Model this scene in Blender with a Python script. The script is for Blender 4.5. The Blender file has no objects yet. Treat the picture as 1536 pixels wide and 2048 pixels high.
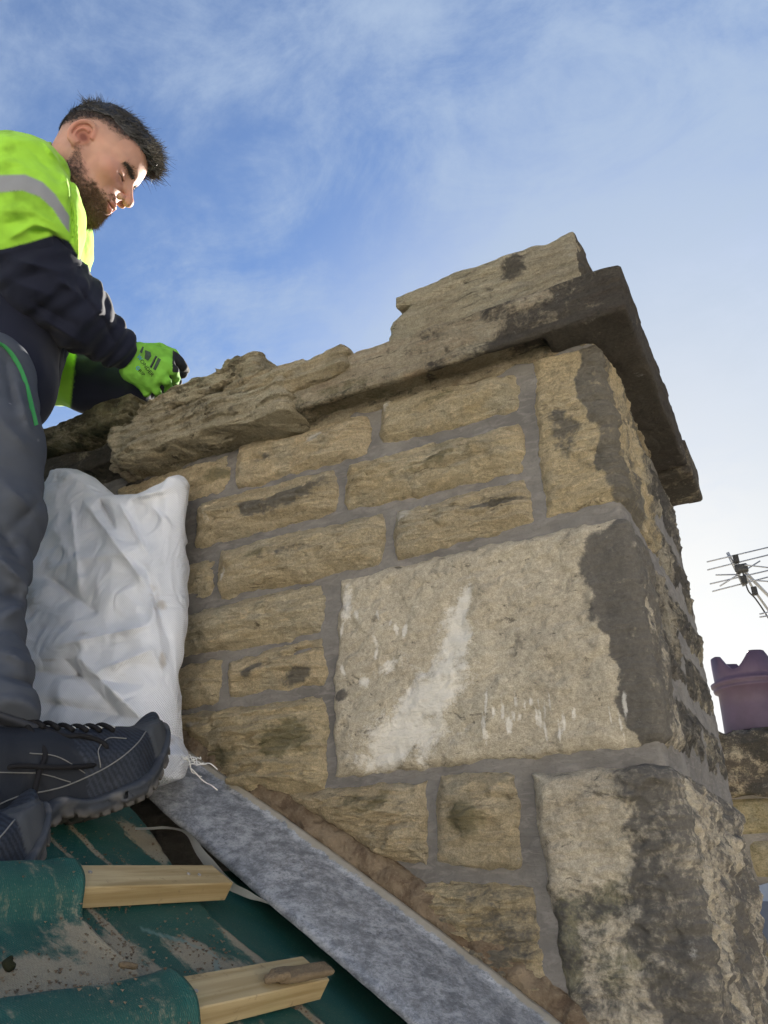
import bpy, math, random
import numpy as np
from mathutils import Vector
from mathutils.bvhtree import BVHTree

rnd = random.Random(7)
SC = bpy.context.scene
# ------------------------------------------------------------------ camera
F_PX, PITCH, HEAD, ROLL = 1616.65, 24.564, 26.724, -2.137     # focal length for a 2048 px tall frame
_p, _h, _r = (math.radians(a) for a in (PITCH, HEAD, ROLL))
CF = np.array([-math.sin(_h) * math.cos(_p), math.cos(_h) * math.cos(_p), math.sin(_p)])
_R = np.array([math.cos(_h), math.sin(_h), 0.0]); _U = np.cross(_R, CF)
CR = _R * math.cos(_r) + _U * math.sin(_r)
CU = -_R * math.sin(_r) + _U * math.cos(_r)
cam_d = bpy.data.cameras.new('camera'); cam = bpy.data.objects.new('camera', cam_d)
SC.collection.objects.link(cam); SC.camera = cam
cam_d.sensor_fit = 'VERTICAL'; cam_d.sensor_height = 36.0; cam_d.lens = 36.0 * F_PX / 2048
cam_d.clip_start = 0.02; cam_d.clip_end = 3000
from mathutils import Matrix
cam.matrix_world = Matrix(((CR[0], CU[0], -CF[0], 0), (CR[1], CU[1], -CF[1], 0), (CR[2], CU[2], -CF[2], 0), (0, 0, 0, 1)))

def ray(x, y):
    return ((x - 768) * CR + (1024 - y) * CU + F_PX * CF) / F_PX
def P(x, y, r):                       # point at distance r along the sight line of a photo pixel
    d = ray(x, y); return d / np.linalg.norm(d) * r
def PL(x, y, ax, v):                  # ... where it meets the plane axis = v
    d = ray(x, y); return d * v / d[ax]

# ------------------------------------------------------------------ sky, sun, exposure
sd = ray(1335, 1215); sd = sd / np.linalg.norm(sd)
EL = math.asin(sd[2]); AZ = math.atan2(sd[0], sd[1])          # azimuth from +Y towards +X
sun_d = bpy.data.lights.new('sun', 'SUN'); sun = bpy.data.objects.new('sun', sun_d)
SC.collection.objects.link(sun); sun_d.energy = 4.8; sun_d.angle = math.radians(0.5); sun_d.color = (1, .93, .82)
sun.rotation_euler = Vector(-sd).to_track_quat('-Z', 'Y').to_euler()
W = bpy.data.worlds.new('World'); SC.world = W; W.use_nodes = True
SC.view_settings.view_transform = 'Standard'; SC.view_settings.look = 'None'
SC.view_settings.gamma = 1; SC.view_settings.use_curve_mapping = False
SC.view_settings.exposure = 2.25

class NT:                             # tiny node-tree writer
    def __init__(s, tree):
        s.t = tree; s.n = tree.nodes; s.l = tree.links
    def node(s, kind, **kw):
        n = s.n.new('ShaderNode' + kind)
        for k, v in kw.items():
            if k in n.bl_rna.properties and k not in ('inputs',): setattr(n, k, v)
        return n
    def put(s, sock, v):
        if hasattr(v, 'is_output') or hasattr(v, 'links'): s.l.new(v, sock)
        elif v is not None:
            if sock.type == 'RGBA' and hasattr(v, '__len__') and len(v) == 3: v = (*v, 1)
            sock.default_value = v
    def math(s, op, a, b=None, c=None, clamp=False):
        n = s.node('Math'); n.operation = op; n.use_clamp = clamp
        s.put(n.inputs[0], a)
        if b is not None: s.put(n.inputs[1], b)
        if c is not None: s.put(n.inputs[2], c)
        return n.outputs[0]
    def vmath(s, op, a, b=None):
        n = s.node('VectorMath'); n.operation = op; s.put(n.inputs[0], a)
        if b is not None:
            s.put(n.inputs[3] if op == 'SCALE' else n.inputs[1], b)
        return n.outputs[0] if op not in ('DOT_PRODUCT', 'LENGTH') else n.outputs[1]
    def mix(s, f, a, b, mode='MIX'):
        n = s.node('Mix'); n.data_type = 'RGBA'; n.blend_type = mode; n.clamp_factor = True
        s.put(n.inputs[0], f); s.put(n.inputs[6], a); s.put(n.inputs[7], b); return n.outputs[2]
    def noise(s, vec, scale, detail=4, rough=.55, dist=0, ntype=None, out=0):
        n = s.node('TexNoise'); n.inputs['Scale'].default_value = scale; n.inputs['Detail'].default_value = detail
        n.inputs['Roughness'].default_value = rough; n.inputs['Distortion'].default_value = dist
        if vec is not None: s.put(n.inputs['Vector'], vec)
        return n.outputs[out]
    def voro(s, vec, scale, feature='F1', out=0):
        n = s.node('TexVoronoi'); n.feature = feature; n.inputs['Scale'].default_value = scale
        if vec is not None: s.put(n.inputs['Vector'], vec)
        return n.outputs[out]
    def scale(s, vec, sc, rot=None):
        n = s.node('Mapping'); n.inputs['Scale'].default_value = sc
        if rot: n.inputs['Rotation'].default_value = rot
        s.put(n.inputs['Vector'], vec); return n.outputs[0]
    def ss(s, v, lo, hi, a=0., b=1.):
        n = s.node('MapRange'); n.interpolation_type = 'SMOOTHSTEP'
        s.put(n.inputs['Value'], v); n.inputs['From Min'].default_value = lo; n.inputs['From Max'].default_value = hi
        n.inputs['To Min'].default_value = a; n.inputs['To Max'].default_value = b; return n.outputs[0]
    def bump(s, h, strength, dist, prev=None):
        n = s.node('Bump'); n.inputs['Strength'].default_value = strength; n.inputs['Distance'].default_value = dist
        s.put(n.inputs['Height'], h)
        if prev is not None: s.put(n.inputs['Normal'], prev)
        return n.outputs[0]
    def obj(s): return s.node('TexCoord').outputs['Object']
    def attr(s, name): 
        n = s.node('Attribute'); n.attribute_name = name; return n
def mat(name, fn, rough=.8, spec=.3, **kw):
    m = bpy.data.materials.new(name); m.use_nodes = True
    nt = NT(m.node_tree); b = nt.n['Principled BSDF']
    b.inputs['Roughness'].default_value = rough; b.inputs['Specular IOR Level'].default_value = spec
    for k, v in kw.items(): b.inputs[k].default_value = v
    r = fn(nt) if fn else None
    if r:
        if 'c' in r: nt.put(b.inputs['Base Color'], r['c'])
        if 'n' in r: nt.put(b.inputs['Normal'], r['n'])
        if 'r' in r: nt.put(b.inputs['Roughness'], r['r'])
        if 'e' in r: nt.put(b.inputs['Emission Color'], r['e'])
    return m
def plain(name, c, rough=.7, spec=.3, var=.25, sc=20, bump=.3, bd=.002, **kw):
    def f(t):
        o = t.obj(); n = t.noise(o, sc, 6, .65); n2 = t.noise(o, sc * 9, 3)
        k = tuple(x * (1 - var) for x in c); k2 = tuple(min(1, x * (1 + var)) for x in c)
        return dict(c=t.mix(n, k, k2), n=t.bump(n2, bump, bd))
    return mat(name, f, rough, spec, **kw)

wt = NT(W.node_tree); bg = wt.n['Background']
sky = wt.node('TexSky'); sky.sky_type = 'NISHITA'; sky.sun_disc = False
sky.sun_elevation = EL; sky.sun_rotation = AZ; sky.altitude = 100; sky.air_density = 1.0; sky.dust_density = .5; sky.ozone_density = 2.5
gen = wt.node('TexCoord').outputs['Generated']
sep = wt.node('SeparateXYZ'); wt.put(sep.inputs[0], gen)
zz = wt.math('ADD', wt.math('MAXIMUM', sep.outputs[2], 0.0), 0.25)
cmb = wt.node('CombineXYZ')
wt.put(cmb.inputs[0], wt.math('DIVIDE', sep.outputs[0], zz)); wt.put(cmb.inputs[1], wt.math('DIVIDE', sep.outputs[1], zz))
cv = wt.scale(cmb.outputs[0], (1.0, 1.5, 1.0), (0, 0, math.radians(75)))
w1 = wt.noise(cv, 1.5, 9, .64, .35)
w2 = wt.noise(wt.scale(cmb.outputs[0], (1, 1, 1)), .55, 3, .5, .3)
w3 = wt.noise(cv, 5.0, 8, .68, .5)
cl = wt.math('ADD', wt.math('MULTIPLY', w1, 1.15), wt.math('ADD', wt.math('MULTIPLY', w2, .35), wt.math('MULTIPLY', w3, .62)))
sdot = wt.vmath('DOT_PRODUCT', wt.vmath('NORMALIZE', gen), tuple(float(v) for v in sd))
near = wt.ss(sdot, .45, 1.0)                                   # thin cloud is denser towards the sun
cl = wt.math('ADD', cl, wt.math('MULTIPLY', near, .10))
low = wt.ss(sep.outputs[2], .0, .62, 1, 0)                       # the veil thickens towards the horizon
cmask = wt.math('MULTIPLY', wt.ss(wt.math('ADD', cl, wt.math('MULTIPLY', low, .22)), .90, 1.32, .20, 1.), .88)
glow = wt.math('POWER', wt.math('MAXIMUM', sdot, 0.0), 24.0)
ccol = wt.mix(glow, (1.9, 2.4, 3.2), (4.1, 4.1, 4.0))
veil = wt.math('MULTIPLY', wt.ss(sdot, .80, .985), .93)                     # thin cloud in front of the sun
blue = wt.mix(veil, wt.mix(1.0, sky.outputs[0], (.50, .64, .85), 'MULTIPLY'), (3.1, 3.3, 3.55))
haze_ = wt.math('POWER', wt.ss(sep.outputs[2], .0, .50, 1, 0), 1.6)         # pale horizon all round
skyc = wt.mix(wt.math('MULTIPLY', haze_, .9), wt.mix(cmask, blue, ccol), (5.0, 4.95, 4.8))
wt.put(bg.inputs['Color'], skyc); bg.inputs['Strength'].default_value = 0.05

# ------------------------------------------------------------------ numpy noise, distance fields, meshing
_rs = np.random.RandomState(11); _perm = np.tile(_rs.permutation(256), 3).astype(np.int32)
_g = _rs.normal(size=(256, 3)).astype(np.float32); _g /= np.linalg.norm(_g, axis=1)[:, None]
def pn(p, f=1.0, seed=0):
    p = np.asarray(p, np.float32) * np.float32(1) * np.asarray(f, np.float32) + np.float32(seed * 17.31 + 100)
    i = np.floor(p).astype(np.int32); q = p - i; i &= 255
    w = q * q * q * (q * (q * 6 - 15) + 10)
    out = 0
    for a in (0, 1):
        xa = _perm[i[:, 0] + a]; wa = w[:, 0] if a else 1 - w[:, 0]
        for b in (0, 1):
            xb = _perm[xa + i[:, 1] + b & 511]; wb = w[:, 1] if b else 1 - w[:, 1]
            for c in (0, 1):
                xc = _perm[xb + i[:, 2] + c & 511]; wc = w[:, 2] if c else 1 - w[:, 2]
                g = _g[xc]
                out = out + wa * wb * wc * (g[:, 0] * (q[:, 0] - a) + g[:, 1] * (q[:, 1] - b) + g[:, 2] * (q[:, 2] - c))
    return out
def fbm(p, f=1.0, o=4, seed=0, gain=.5):
    s = 0; a = 1.0; f = np.asarray(f, np.float32)
    for k in range(o):
        s = s + a * pn(p, f * 2 ** k, seed + k * 3); a *= gain
    return s
def ridged(p, f=1.0, o=4, seed=0):
    s = 0; a = 1.0; f = np.asarray(f, np.float32)
    for k in range(o):
        s = s + a * (0.35 - np.abs(pn(p, f * 2 ** k, seed + k * 3))); a *= .5
    return s
def A3(*v): return np.array(v, np.float32)
def sph(p, c, r): return np.linalg.norm(p - np.asarray(c, np.float32), axis=1) - r
def cone(p, a, b, r1, r2):
    a = np.asarray(a, np.float32); b = np.asarray(b, np.float32); ab = b - a
    t = np.clip(((p - a) @ ab) / max(1e-9, float(ab @ ab)), 0, 1)
    return np.linalg.norm(p - a - t[:, None] * ab, axis=1) - (r1 + (r2 - r1) * t)
def ell(p, c, r, R=None):
    q = p - np.asarray(c, np.float32)
    if R is not None: q = q @ np.asarray(R, np.float32).T          # rows of R: local axes
    r = np.asarray(r, np.float32); k0 = np.linalg.norm(q / r, axis=1); k1 = np.linalg.norm(q / (r * r), axis=1)
    return k0 * (k0 - 1) / np.maximum(k1, 1e-6)
def box(p, c, h, rr=0.0, R=None):
    q = p - np.asarray(c, np.float32)
    if R is not None: q = q @ np.asarray(R, np.float32).T
    q = np.abs(q) - (np.asarray(h, np.float32) - rr)
    return np.linalg.norm(np.maximum(q, 0), axis=1) + np.minimum(q.max(axis=1), 0) - rr
def smin(a, b, k):
    h = np.clip(.5 + .5 * (b - a) / k, 0, 1); return b + (a - b) * h - k * h * (1 - h)
def smax(a, b, k): return -smin(-a, -b, k)
def chain(p, pts, k=.02):
    d = None
    for (a, ra), (b, rb) in zip(pts[:-1], pts[1:]):
        e = cone(p, a, b, ra, rb); d = e if d is None else smin(d, e, k)
    return d
def snet(f, lo, hi, h, B=8):
    lo = np.asarray(lo, float); hi = np.asarray(hi, float)
    nb = np.maximum(1, np.ceil((hi - lo) / (h * B)).astype(int)); n = nb * B
    bi = np.stack(np.meshgrid(*[np.arange(k) for k in nb], indexing='ij'), -1).reshape(-1, 3)
    cen = (lo + (bi + .5) * B * h).astype(np.float32); fc = f(cen)
    act = np.abs(fc) < B * h * 1.35
    V = np.ones(n + 1, np.float32)
    for k in np.where(~act & (fc < 0))[0]:
        i, j, l = bi[k] * B; V[i:i + B + 1, j:j + B + 1, l:l + B + 1] = -1
    M = np.zeros(n + 1, bool)
    for k in np.where(act)[0]:
        i, j, l = bi[k] * B; M[i:i + B + 1, j:j + B + 1, l:l + B + 1] = True
    idx = np.argwhere(M)
    for s in range(0, len(idx), 400000):
        q = idx[s:s + 400000]; V[q[:, 0], q[:, 1], q[:, 2]] = f((lo + q * h).astype(np.float32))
    V[0] = V[-1] = 1; V[:, 0] = V[:, -1] = 1; V[:, :, 0] = V[:, :, -1] = 1
    S = V < 0; PC = []; PP = []; quads = []
    cid = np.arange(n.prod()).reshape(n)
    for ax in range(3):
        o = [(1, 2), (2, 0), (0, 1)][ax]
        a = [slice(None)] * 3; b = [slice(None)] * 3; a[ax] = slice(0, -1); b[ax] = slice(1, None)
        E = np.argwhere(S[tuple(a)] != S[tuple(b)])
        E = E[(E[:, o[0]] > 0) & (E[:, o[1]] > 0) & (E[:, o[0]] < n[o[0]]) & (E[:, o[1]] < n[o[1]])]
        e2 = E.copy(); e2[:, ax] += 1
        va = V[tuple(E.T)]; vb = V[tuple(e2.T)]; t = va / (va - vb)
        pos = E.astype(float); pos[:, ax] += t
        cells = []
        for du, dv in ((0, 0), (-1, 0), (-1, -1), (0, -1)):
            c = E.copy(); c[:, o[0]] += du; c[:, o[1]] += dv; cells.append(cid[tuple(c.T)])
            PC.append(cells[-1]); PP.append(pos)
        Q = np.stack(cells, 1); flip = va > 0; Q[flip] = Q[flip][:, ::-1]; quads.append(Q)
    Q = np.concatenate(quads); PC = np.concatenate(PC); PP = np.concatenate(PP); N_ = int(n.prod())
    cnt = np.bincount(PC, minlength=N_); acc = np.stack([np.bincount(PC, PP[:, k], N_) for k in range(3)], 1)
    used = np.where(cnt > 0)[0]; rem = np.full(cnt.shape, -1); rem[used] = np.arange(len(used))
    Vv = lo + acc[used] / cnt[used][:, None] * h
    return Vv, rem[Q]
def grid(nu, nv):
    i = np.arange((nu + 1) * (nv + 1)).reshape(nu + 1, nv + 1)
    return np.stack([i[:-1, :-1], i[1:, :-1], i[1:, 1:], i[:-1, 1:]], -1).reshape(-1, 4)

# ------------------------------------------------------------------ object helpers
def tag(o, label=None, cat=None, group=None, kind=None):
    if label: o['label'] = label
    if cat: o['category'] = cat
    if group: o['group'] = group
    if kind: o['kind'] = kind
    return o
def empty(name, loc, label, cat, group=None):
    o = bpy.data.objects.new(name, None); SC.collection.objects.link(o); o.location = tuple(float(v) for v in loc)
    o.empty_display_size = .05
    return tag(o, label, cat, group)
def wpos(o):
    v = Vector((0, 0, 0))
    while o: v += o.location; o = o.parent
    return np.array(v)
def mk(name, V, Fc, m, parent=None, col=None, smooth=True, mask=None, kind=None):
    V = np.asarray(V, float)
    if parent is not None: V = V - wpos(parent)
    me = bpy.data.meshes.new(name); Fc = np.asarray(Fc)
    me.vertices.add(len(V)); me.vertices.foreach_set('co', V.astype(np.float32).ravel())
    k = Fc.shape[1]; me.loops.add(len(Fc) * k); me.loops.foreach_set('vertex_index', Fc.astype(np.int32).ravel())
    me.polygons.add(len(Fc)); me.polygons.foreach_set('loop_start', np.arange(0, len(Fc) * k, k, dtype=np.int32))
    me.polygons.foreach_set('use_smooth', np.full(len(Fc), smooth)); me.update(calc_edges=True)
    for nm, arr in (('Col', col), ('mask', mask)):
        if arr is not None:
            at = me.attributes.new(nm, 'FLOAT_COLOR', 'POINT')
            c4 = np.ones((len(V), 4), np.float32); c4[:, :arr.shape[1]] = arr; at.data.foreach_set('color', c4.ravel())
    for mm in (m if isinstance(m, (list, tuple)) else [m]): me.materials.append(mm)
    o = bpy.data.objects.new(name, me); SC.collection.objects.link(o)
    if parent is not None: o.parent = parent
    if kind: o['kind'] = kind
    return o
class MB:                                                      # collects simple shapes into one mesh
    def __init__(s): s.v = []; s.f = []; s.n = 0
    def add(s, V, Fc):
        s.v.append(np.asarray(V, float)); s.f += [tuple(int(i) + s.n for i in q) for q in Fc]; s.n += len(V)
    def box(s, c, h, R=None, bev=0.0):
        c = np.asarray(c, float); h = np.asarray(h, float); R = np.eye(3) if R is None else np.asarray(R)
        if bev <= 0:
            V = np.array([[x, y, z] for x in (-1, 1) for y in (-1, 1) for z in (-1, 1)]) * h
            Q = [(0, 1, 3, 2), (4, 6, 7, 5), (0, 4, 5, 1), (2, 3, 7, 6), (0, 2, 6, 4), (1, 5, 7, 3)]
        else:
            V = []; 
            for x in (-1, 1):
                for y in (-1, 1):
                    for z in (-1, 1):
                        for k in range(3):
                            q = np.array([x, y, z]) * (h - bev); q[k] += (x, y, z)[k] * bev; V.append(q)
            V = np.array(V); I = lambda x, y, z, k: ((x * 2 + y) * 2 + z) * 3 + k
            Q = []
            for k in range(3):
                a, b = [(1, 2), (2, 0), (0, 1)][k]
                for sgn in (0, 1):
                    q = []
                    for (u, w) in ((0, 0), (1, 0), (1, 1), (0, 1)):
                        t = [0, 0, 0]; t[k] = sgn; t[a] = u; t[b] = w; q.append(I(*t, k))
                    Q.append(q if sgn else q[::-1])
            for a in range(3):
                b, c2 = (a + 1) % 3, (a + 2) % 3
                for u in (0, 1):
                    for w in (0, 1):
                        t0 = [0, 0, 0]; t0[b] = u; t0[c2] = w; t1 = list(t0); t1[a] = 1
                        q = [I(*t0, b), I(*t1, b), I(*t1, c2), I(*t0, c2)]
                        Q.append(q if (u == w) else q[::-1])
            for x in (0, 1):
                for y in (0, 1):
                    for z in (0, 1):
                        q = [I(x, y, z, 0), I(x, y, z, 1), I(x, y, z, 2)]; Q.append(q if (x + y + z) % 2 else q[::-1])
        s.add(V @ R + c, Q); return s
    def tube(s, pts, rad, n=8, cap=True):
        pts = np.asarray(pts, float); m = len(pts); rad = np.broadcast_to(np.asarray(rad, float), (m,))
        T = np.gradient(pts, axis=0) if m > 2 else np.repeat(pts[1:] - pts[:1], m, 0)
        T /= np.linalg.norm(T, axis=1)[:, None] + 1e-12
        u = np.cross(T[0], [.31, .2, .93]); u /= np.linalg.norm(u); V = []
        for k in range(m):
            u = u - T[k] * (u @ T[k]); u /= np.linalg.norm(u) + 1e-12; w = np.cross(T[k], u)
            for j in range(n):
                a = 2 * math.pi * j / n; V.append(pts[k] + rad[k] * (math.cos(a) * u + math.sin(a) * w))
        Q = [(k * n + j, k * n + (j + 1) % n, (k + 1) * n + (j + 1) % n, (k + 1) * n + j) for k in range(m - 1) for j in range(n)]
        if cap: Q += [tuple(range(n))[::-1], tuple((m - 1) * n + j for j in range(n))]
        s.add(V, Q); return s
    def lathe(s, c, prof, n=24):
        V = [(c[0] + r * math.cos(2 * math.pi * j / n), c[1] + r * math.sin(2 * math.pi * j / n), c[2] + z) for r, z in prof for j in range(n)]
        Q = [(k * n + j, k * n + (j + 1) % n, (k + 1) * n + (j + 1) % n, (k + 1) * n + j) for k in range(len(prof) - 1) for j in range(n)]
        s.add(V, Q); return s
    def build(s, name, m, parent=None, smooth=False, kind=None):
        V = np.concatenate(s.v)
        if parent is not None: V = V - wpos(parent)
        me = bpy.data.meshes.new(name); me.from_pydata(V.tolist(), [], s.f); me.materials.append(m)
        if smooth: me.polygons.foreach_set('use_smooth', [True] * len(me.polygons))
        me.update(); o = bpy.data.objects.new(name, me); SC.collection.objects.link(o)
        if parent is not None: o.parent = parent
        if kind: o['kind'] = kind
        return o
def spline(pts, n=8):
    pts = [np.asarray(p, float) for p in pts]; pts = [2 * pts[0] - pts[1]] + pts + [2 * pts[-1] - pts[-2]]; out = []
    for i in range(1, len(pts) - 2):
        a, b, c, d = pts[i - 1:i + 3]
        for k in range(n):
            t = k / n; out.append(.5 * ((2 * b) + (c - a) * t + (2 * a - 5 * b + 4 * c - d) * t * t + (3 * b - a - 3 * c + d) * t ** 3))
    out.append(pts[-2]); return np.array(out)

# ------------------------------------------------------------------ stone materials
def stone_nodes(base1, base2, ochre, darkc, strata=1.0, pit=0.0, darkness=0.0, an=4.0, vary=.7, bs=1.0, whites=.75):
    def f(t):
        o = t.obj(); rn = t.node('ObjectInfo').outputs['Random']
        o = t.vmath('ADD', o, t.vmath('SCALE', (7.3, 3.1, 5.7), rn))
        mk_ = t.attr('mask'); sp = t.node('SeparateColor'); t.put(sp.inputs[0], mk_.outputs['Color'])
        st = t.scale(o, (3.0, 3.0, 26.0), (0, math.radians(4), 0))
        a = t.noise(o, 7, 6, .6, .4); b = t.noise(st, 3.0, 7, .65, .5); g = t.noise(o, 160, 5, .7); g2 = t.noise(o, 520, 2, .6)
        c = t.mix(t.ss(a, .34, .66), base1, base2)
        c = t.mix(t.math('MULTIPLY', t.ss(b, .48, .72), .55 * strata), c, ochre)
        c = t.mix(t.math('MULTIPLY', t.ss(t.noise(st, 7, 5, .6), .52, .75), .45 * strata), c, tuple(x * .5 for x in base1))
        c = t.mix(t.ss(rn, 0, 1, .0, .35), c, base2); r2 = t.math('FRACT', t.math('MULTIPLY', rn, 7.31)); r3 = t.math('FRACT', t.math('MULTIPLY', rn, 13.7))
        c = t.mix(t.math('MULTIPLY', t.math('MULTIPLY', r2, vary), t.ss(a, .4, .6, .5, 1)), c, (.47, .43, .33)); c = t.mix(t.math('MULTIPLY', r3, .5 * vary), c, (.60, .50, .30)); c = t.mix(t.math('MULTIPLY', t.ss(t.noise(o, 14, 5, .6), .50, .66), .55 * vary), c, (.34, .325, .26))
        ck = t.noise(t.scale(o, (1, 1, an), (0, math.radians(6), 0)), 60 / an, 10, .74, .8); c = t.mix(t.math('MULTIPLY', t.ss(ck, .43, .33), .8), c, tuple(x * .22 for x in base1)); c = t.mix(t.math('MULTIPLY', t.ss(ck, .55, .66), .5), c, tuple(min(1, x * 1.35) for x in base2)); fine = t.ss(g, .3, .72, .82, 1.18); c = t.mix(1.0, c, t.ssrgb(fine), 'MULTIPLY')  # strata veins, with crevice shade painted in where the bump is low
        c = t.mix(1.0, c, t.ssrgb(t.ss(g2, .3, .7, .80, 1.18)), 'MULTIPLY'); spk = t.ss(g2, .62, .72); c = t.mix(t.math('MULTIPLY', spk, .3), c, tuple(x * .35 for x in base1))
        edge = t.math('ADD', t.math('MULTIPLY', t.noise(o, 24, 10, .78, .4), 1.3), t.math('MULTIPLY', t.noise(o, 130, 4, .7), .35)); edge = t.math('SUBTRACT', edge, .325)
        def m(ch, off=0.0, gain=1.2):
            v = t.math('ADD', sp.outputs[ch], t.math('MULTIPLY', t.math('SUBTRACT', edge, .5), gain)); return t.ss(v, (.36 if ch != 2 else .28) + off, (.70 if ch != 2 else .78) + off)
        gr = t.noise(o, 26, 6, .7, .4)
        c = t.mix(t.math('MULTIPLY', t.ss(gr, .56, .72), .45 + darkness * .4), c, darkc)
        c = t.mix(t.math('MULTIPLY', m(1, 0, 1.2), .55), c, (.075, .082, .03))
        c = t.mix(t.math('MULTIPLY', m(0), .86), c, t.mix(g, darkc, tuple(x * 2.2 for x in darkc)))
        c = t.mix(t.math('MULTIPLY', m(2, 0, 1.8), whites), c, (.80, .78, .73))
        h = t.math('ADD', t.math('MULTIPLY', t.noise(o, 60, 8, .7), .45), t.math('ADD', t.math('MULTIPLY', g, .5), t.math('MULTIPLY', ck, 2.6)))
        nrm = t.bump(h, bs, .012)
        nrm = t.bump(t.noise(st, 9, 7, .7, .6), .55 * strata, .012, nrm)
        if pit: nrm = t.bump(t.voro(t.scale(o, (1, 1, .5)), 70), pit, .012, nrm)
        return dict(c=c, n=nrm)
    return f
def ssrgb(s, v):
    n = s.node('CombineColor'); [s.put(n.inputs[i], v) for i in range(3)]; return n.outputs[0]
NT.ssrgb = ssrgb
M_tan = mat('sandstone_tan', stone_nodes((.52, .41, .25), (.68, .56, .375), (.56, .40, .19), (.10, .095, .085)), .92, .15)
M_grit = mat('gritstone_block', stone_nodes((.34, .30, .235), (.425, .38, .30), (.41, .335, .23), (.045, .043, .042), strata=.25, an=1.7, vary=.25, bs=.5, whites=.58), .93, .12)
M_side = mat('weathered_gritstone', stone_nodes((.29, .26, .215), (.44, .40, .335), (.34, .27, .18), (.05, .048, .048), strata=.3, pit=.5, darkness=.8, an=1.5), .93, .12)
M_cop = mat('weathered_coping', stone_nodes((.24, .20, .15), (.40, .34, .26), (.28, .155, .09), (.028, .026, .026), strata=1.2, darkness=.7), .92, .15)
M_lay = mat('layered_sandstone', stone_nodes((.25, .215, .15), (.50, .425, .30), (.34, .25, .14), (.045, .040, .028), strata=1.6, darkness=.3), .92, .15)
def mortar_f(t):
    o = t.obj(); a = t.noise(o, 9, 6, .6); g = t.noise(o, 240, 4, .65); w = t.noise(t.scale(o, (1, 1, 3)), 30, 6, .6, 1.0)
    c = t.mix(t.ss(a, .3, .7), (.112, .105, .097), (.172, .162, .148)); c = t.mix(t.math('MULTIPLY', t.ss(w, .45, .7), .6), c, (.23, .21, .195))
    c = t.mix(t.math('MULTIPLY', t.ss(g, .5, .7), .35), c, (.09, .083, .078))
    return dict(c=c, n=t.bump(w, .5, .006, t.bump(g, .4, .0018)))
M_mortar = mat('fresh_grey_mortar', mortar_f, .85, .2)
def dirt_f(t):
    o = t.obj(); a = t.noise(o, 30, 8, .7, .5); g = t.noise(o, 200, 5, .7)
    c = t.mix(t.ss(a, .35, .65), (.13, .092, .062), (.27, .21, .145)); c = t.mix(t.math('MULTIPLY', t.ss(g, .55, .7), .6), c, (.36, .29, .2))
    return dict(c=c, n=t.bump(g, .8, .006, t.bump(a, .8, .012)))
M_dirt = mat('crumbled_old_mortar', dirt_f, .95, .1)

# ------------------------------------------------------------------ chimney stack
XC, YF, YB, XL = -.187, 1.2, 1.985, -1.62                      # near corner, front face, back, left end
stack = empty('chimney_stack', (-.9, 1.6, -.6), 'large tan and grey stone chimney stack with freshly pointed joints and broken coping', 'chimney')
def wrapxy(s, d):                                              # s < 0 front face, s > 0 side face, d = out of the face
    s = np.asarray(s, float); rr = .008
    x = np.where(s < 0, XC + s, XC); y = np.where(s < 0, YF, YF + s)
    k = np.clip(s / rr, -1, 1); a = (k + 1) * math.pi / 4      # 0 front .. pi/2 side
    nx, ny = np.sin(a), -np.cos(a)
    inn = rr * (1 - np.abs(k)) * .45
    return x + nx * (d) - inn * .7, y + ny * d + inn * .7
def FZ(px, py):
    q = PL(px, py, 1, YF); return (q[0] - XC, q[2])
def rquad(c, nu, nv, k=.22, jag=.004, seed=0):
    u = np.linspace(-1, 1, nu + 1)[:, None]; v = np.linspace(-1, 1, nv + 1)[None, :]
    x = u * np.sqrt(1 - k * v * v / 2) / math.sqrt(1 - 0 * k); y = v * np.sqrt(1 - k * u * u / 2)
    a, b = (x + 1) / 2, (y + 1) / 2                            # c: TL TR BR BL
    TL, TR, BR, BL = [np.asarray(q, float) for q in c]
    pt = ((1 - a) * (1 - b))[..., None] * BL + (a * (1 - b))[..., None] * BR + ((1 - a) * b)[..., None] * TL + (a * b)[..., None] * TR
    L = np.linalg.norm
    w = (L(TR - TL) + L(BR - BL)) / 2; h = (L(TL - BL) + L(TR - BR)) / 2
    e = np.minimum((1 - np.abs(u)) * w / 2 + 0 * v, (1 - np.abs(v)) * h / 2 + 0 * u)
    pt = pt.reshape(-1, 2); e = e.ravel()
    q3 = np.c_[pt[:, 0], np.full(len(pt), seed * 3.1), pt[:, 1]]
    wob = np.c_[fbm(q3, 28, 4, seed), fbm(q3, 28, 4, seed + 9)] * jag * 2.2
    pt = pt + wob * np.exp(-e / .03)[:, None]
    return pt, e, w, h
BL_ = []                                                       # soiling: channel, s, z, rs, rz, angle
def blob(ch, px, py, rx, rz, ang=0.0, st=1.0):
    s, z = FZ(px, py); BL_.append((ch, s, z, rx, rz, math.radians(ang), st))
def blobs(ch, s, z, rx, rz, ang=0.0, st=1.0): BL_.append((ch, s, z, rx, rz, math.radians(ang), st))
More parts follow.
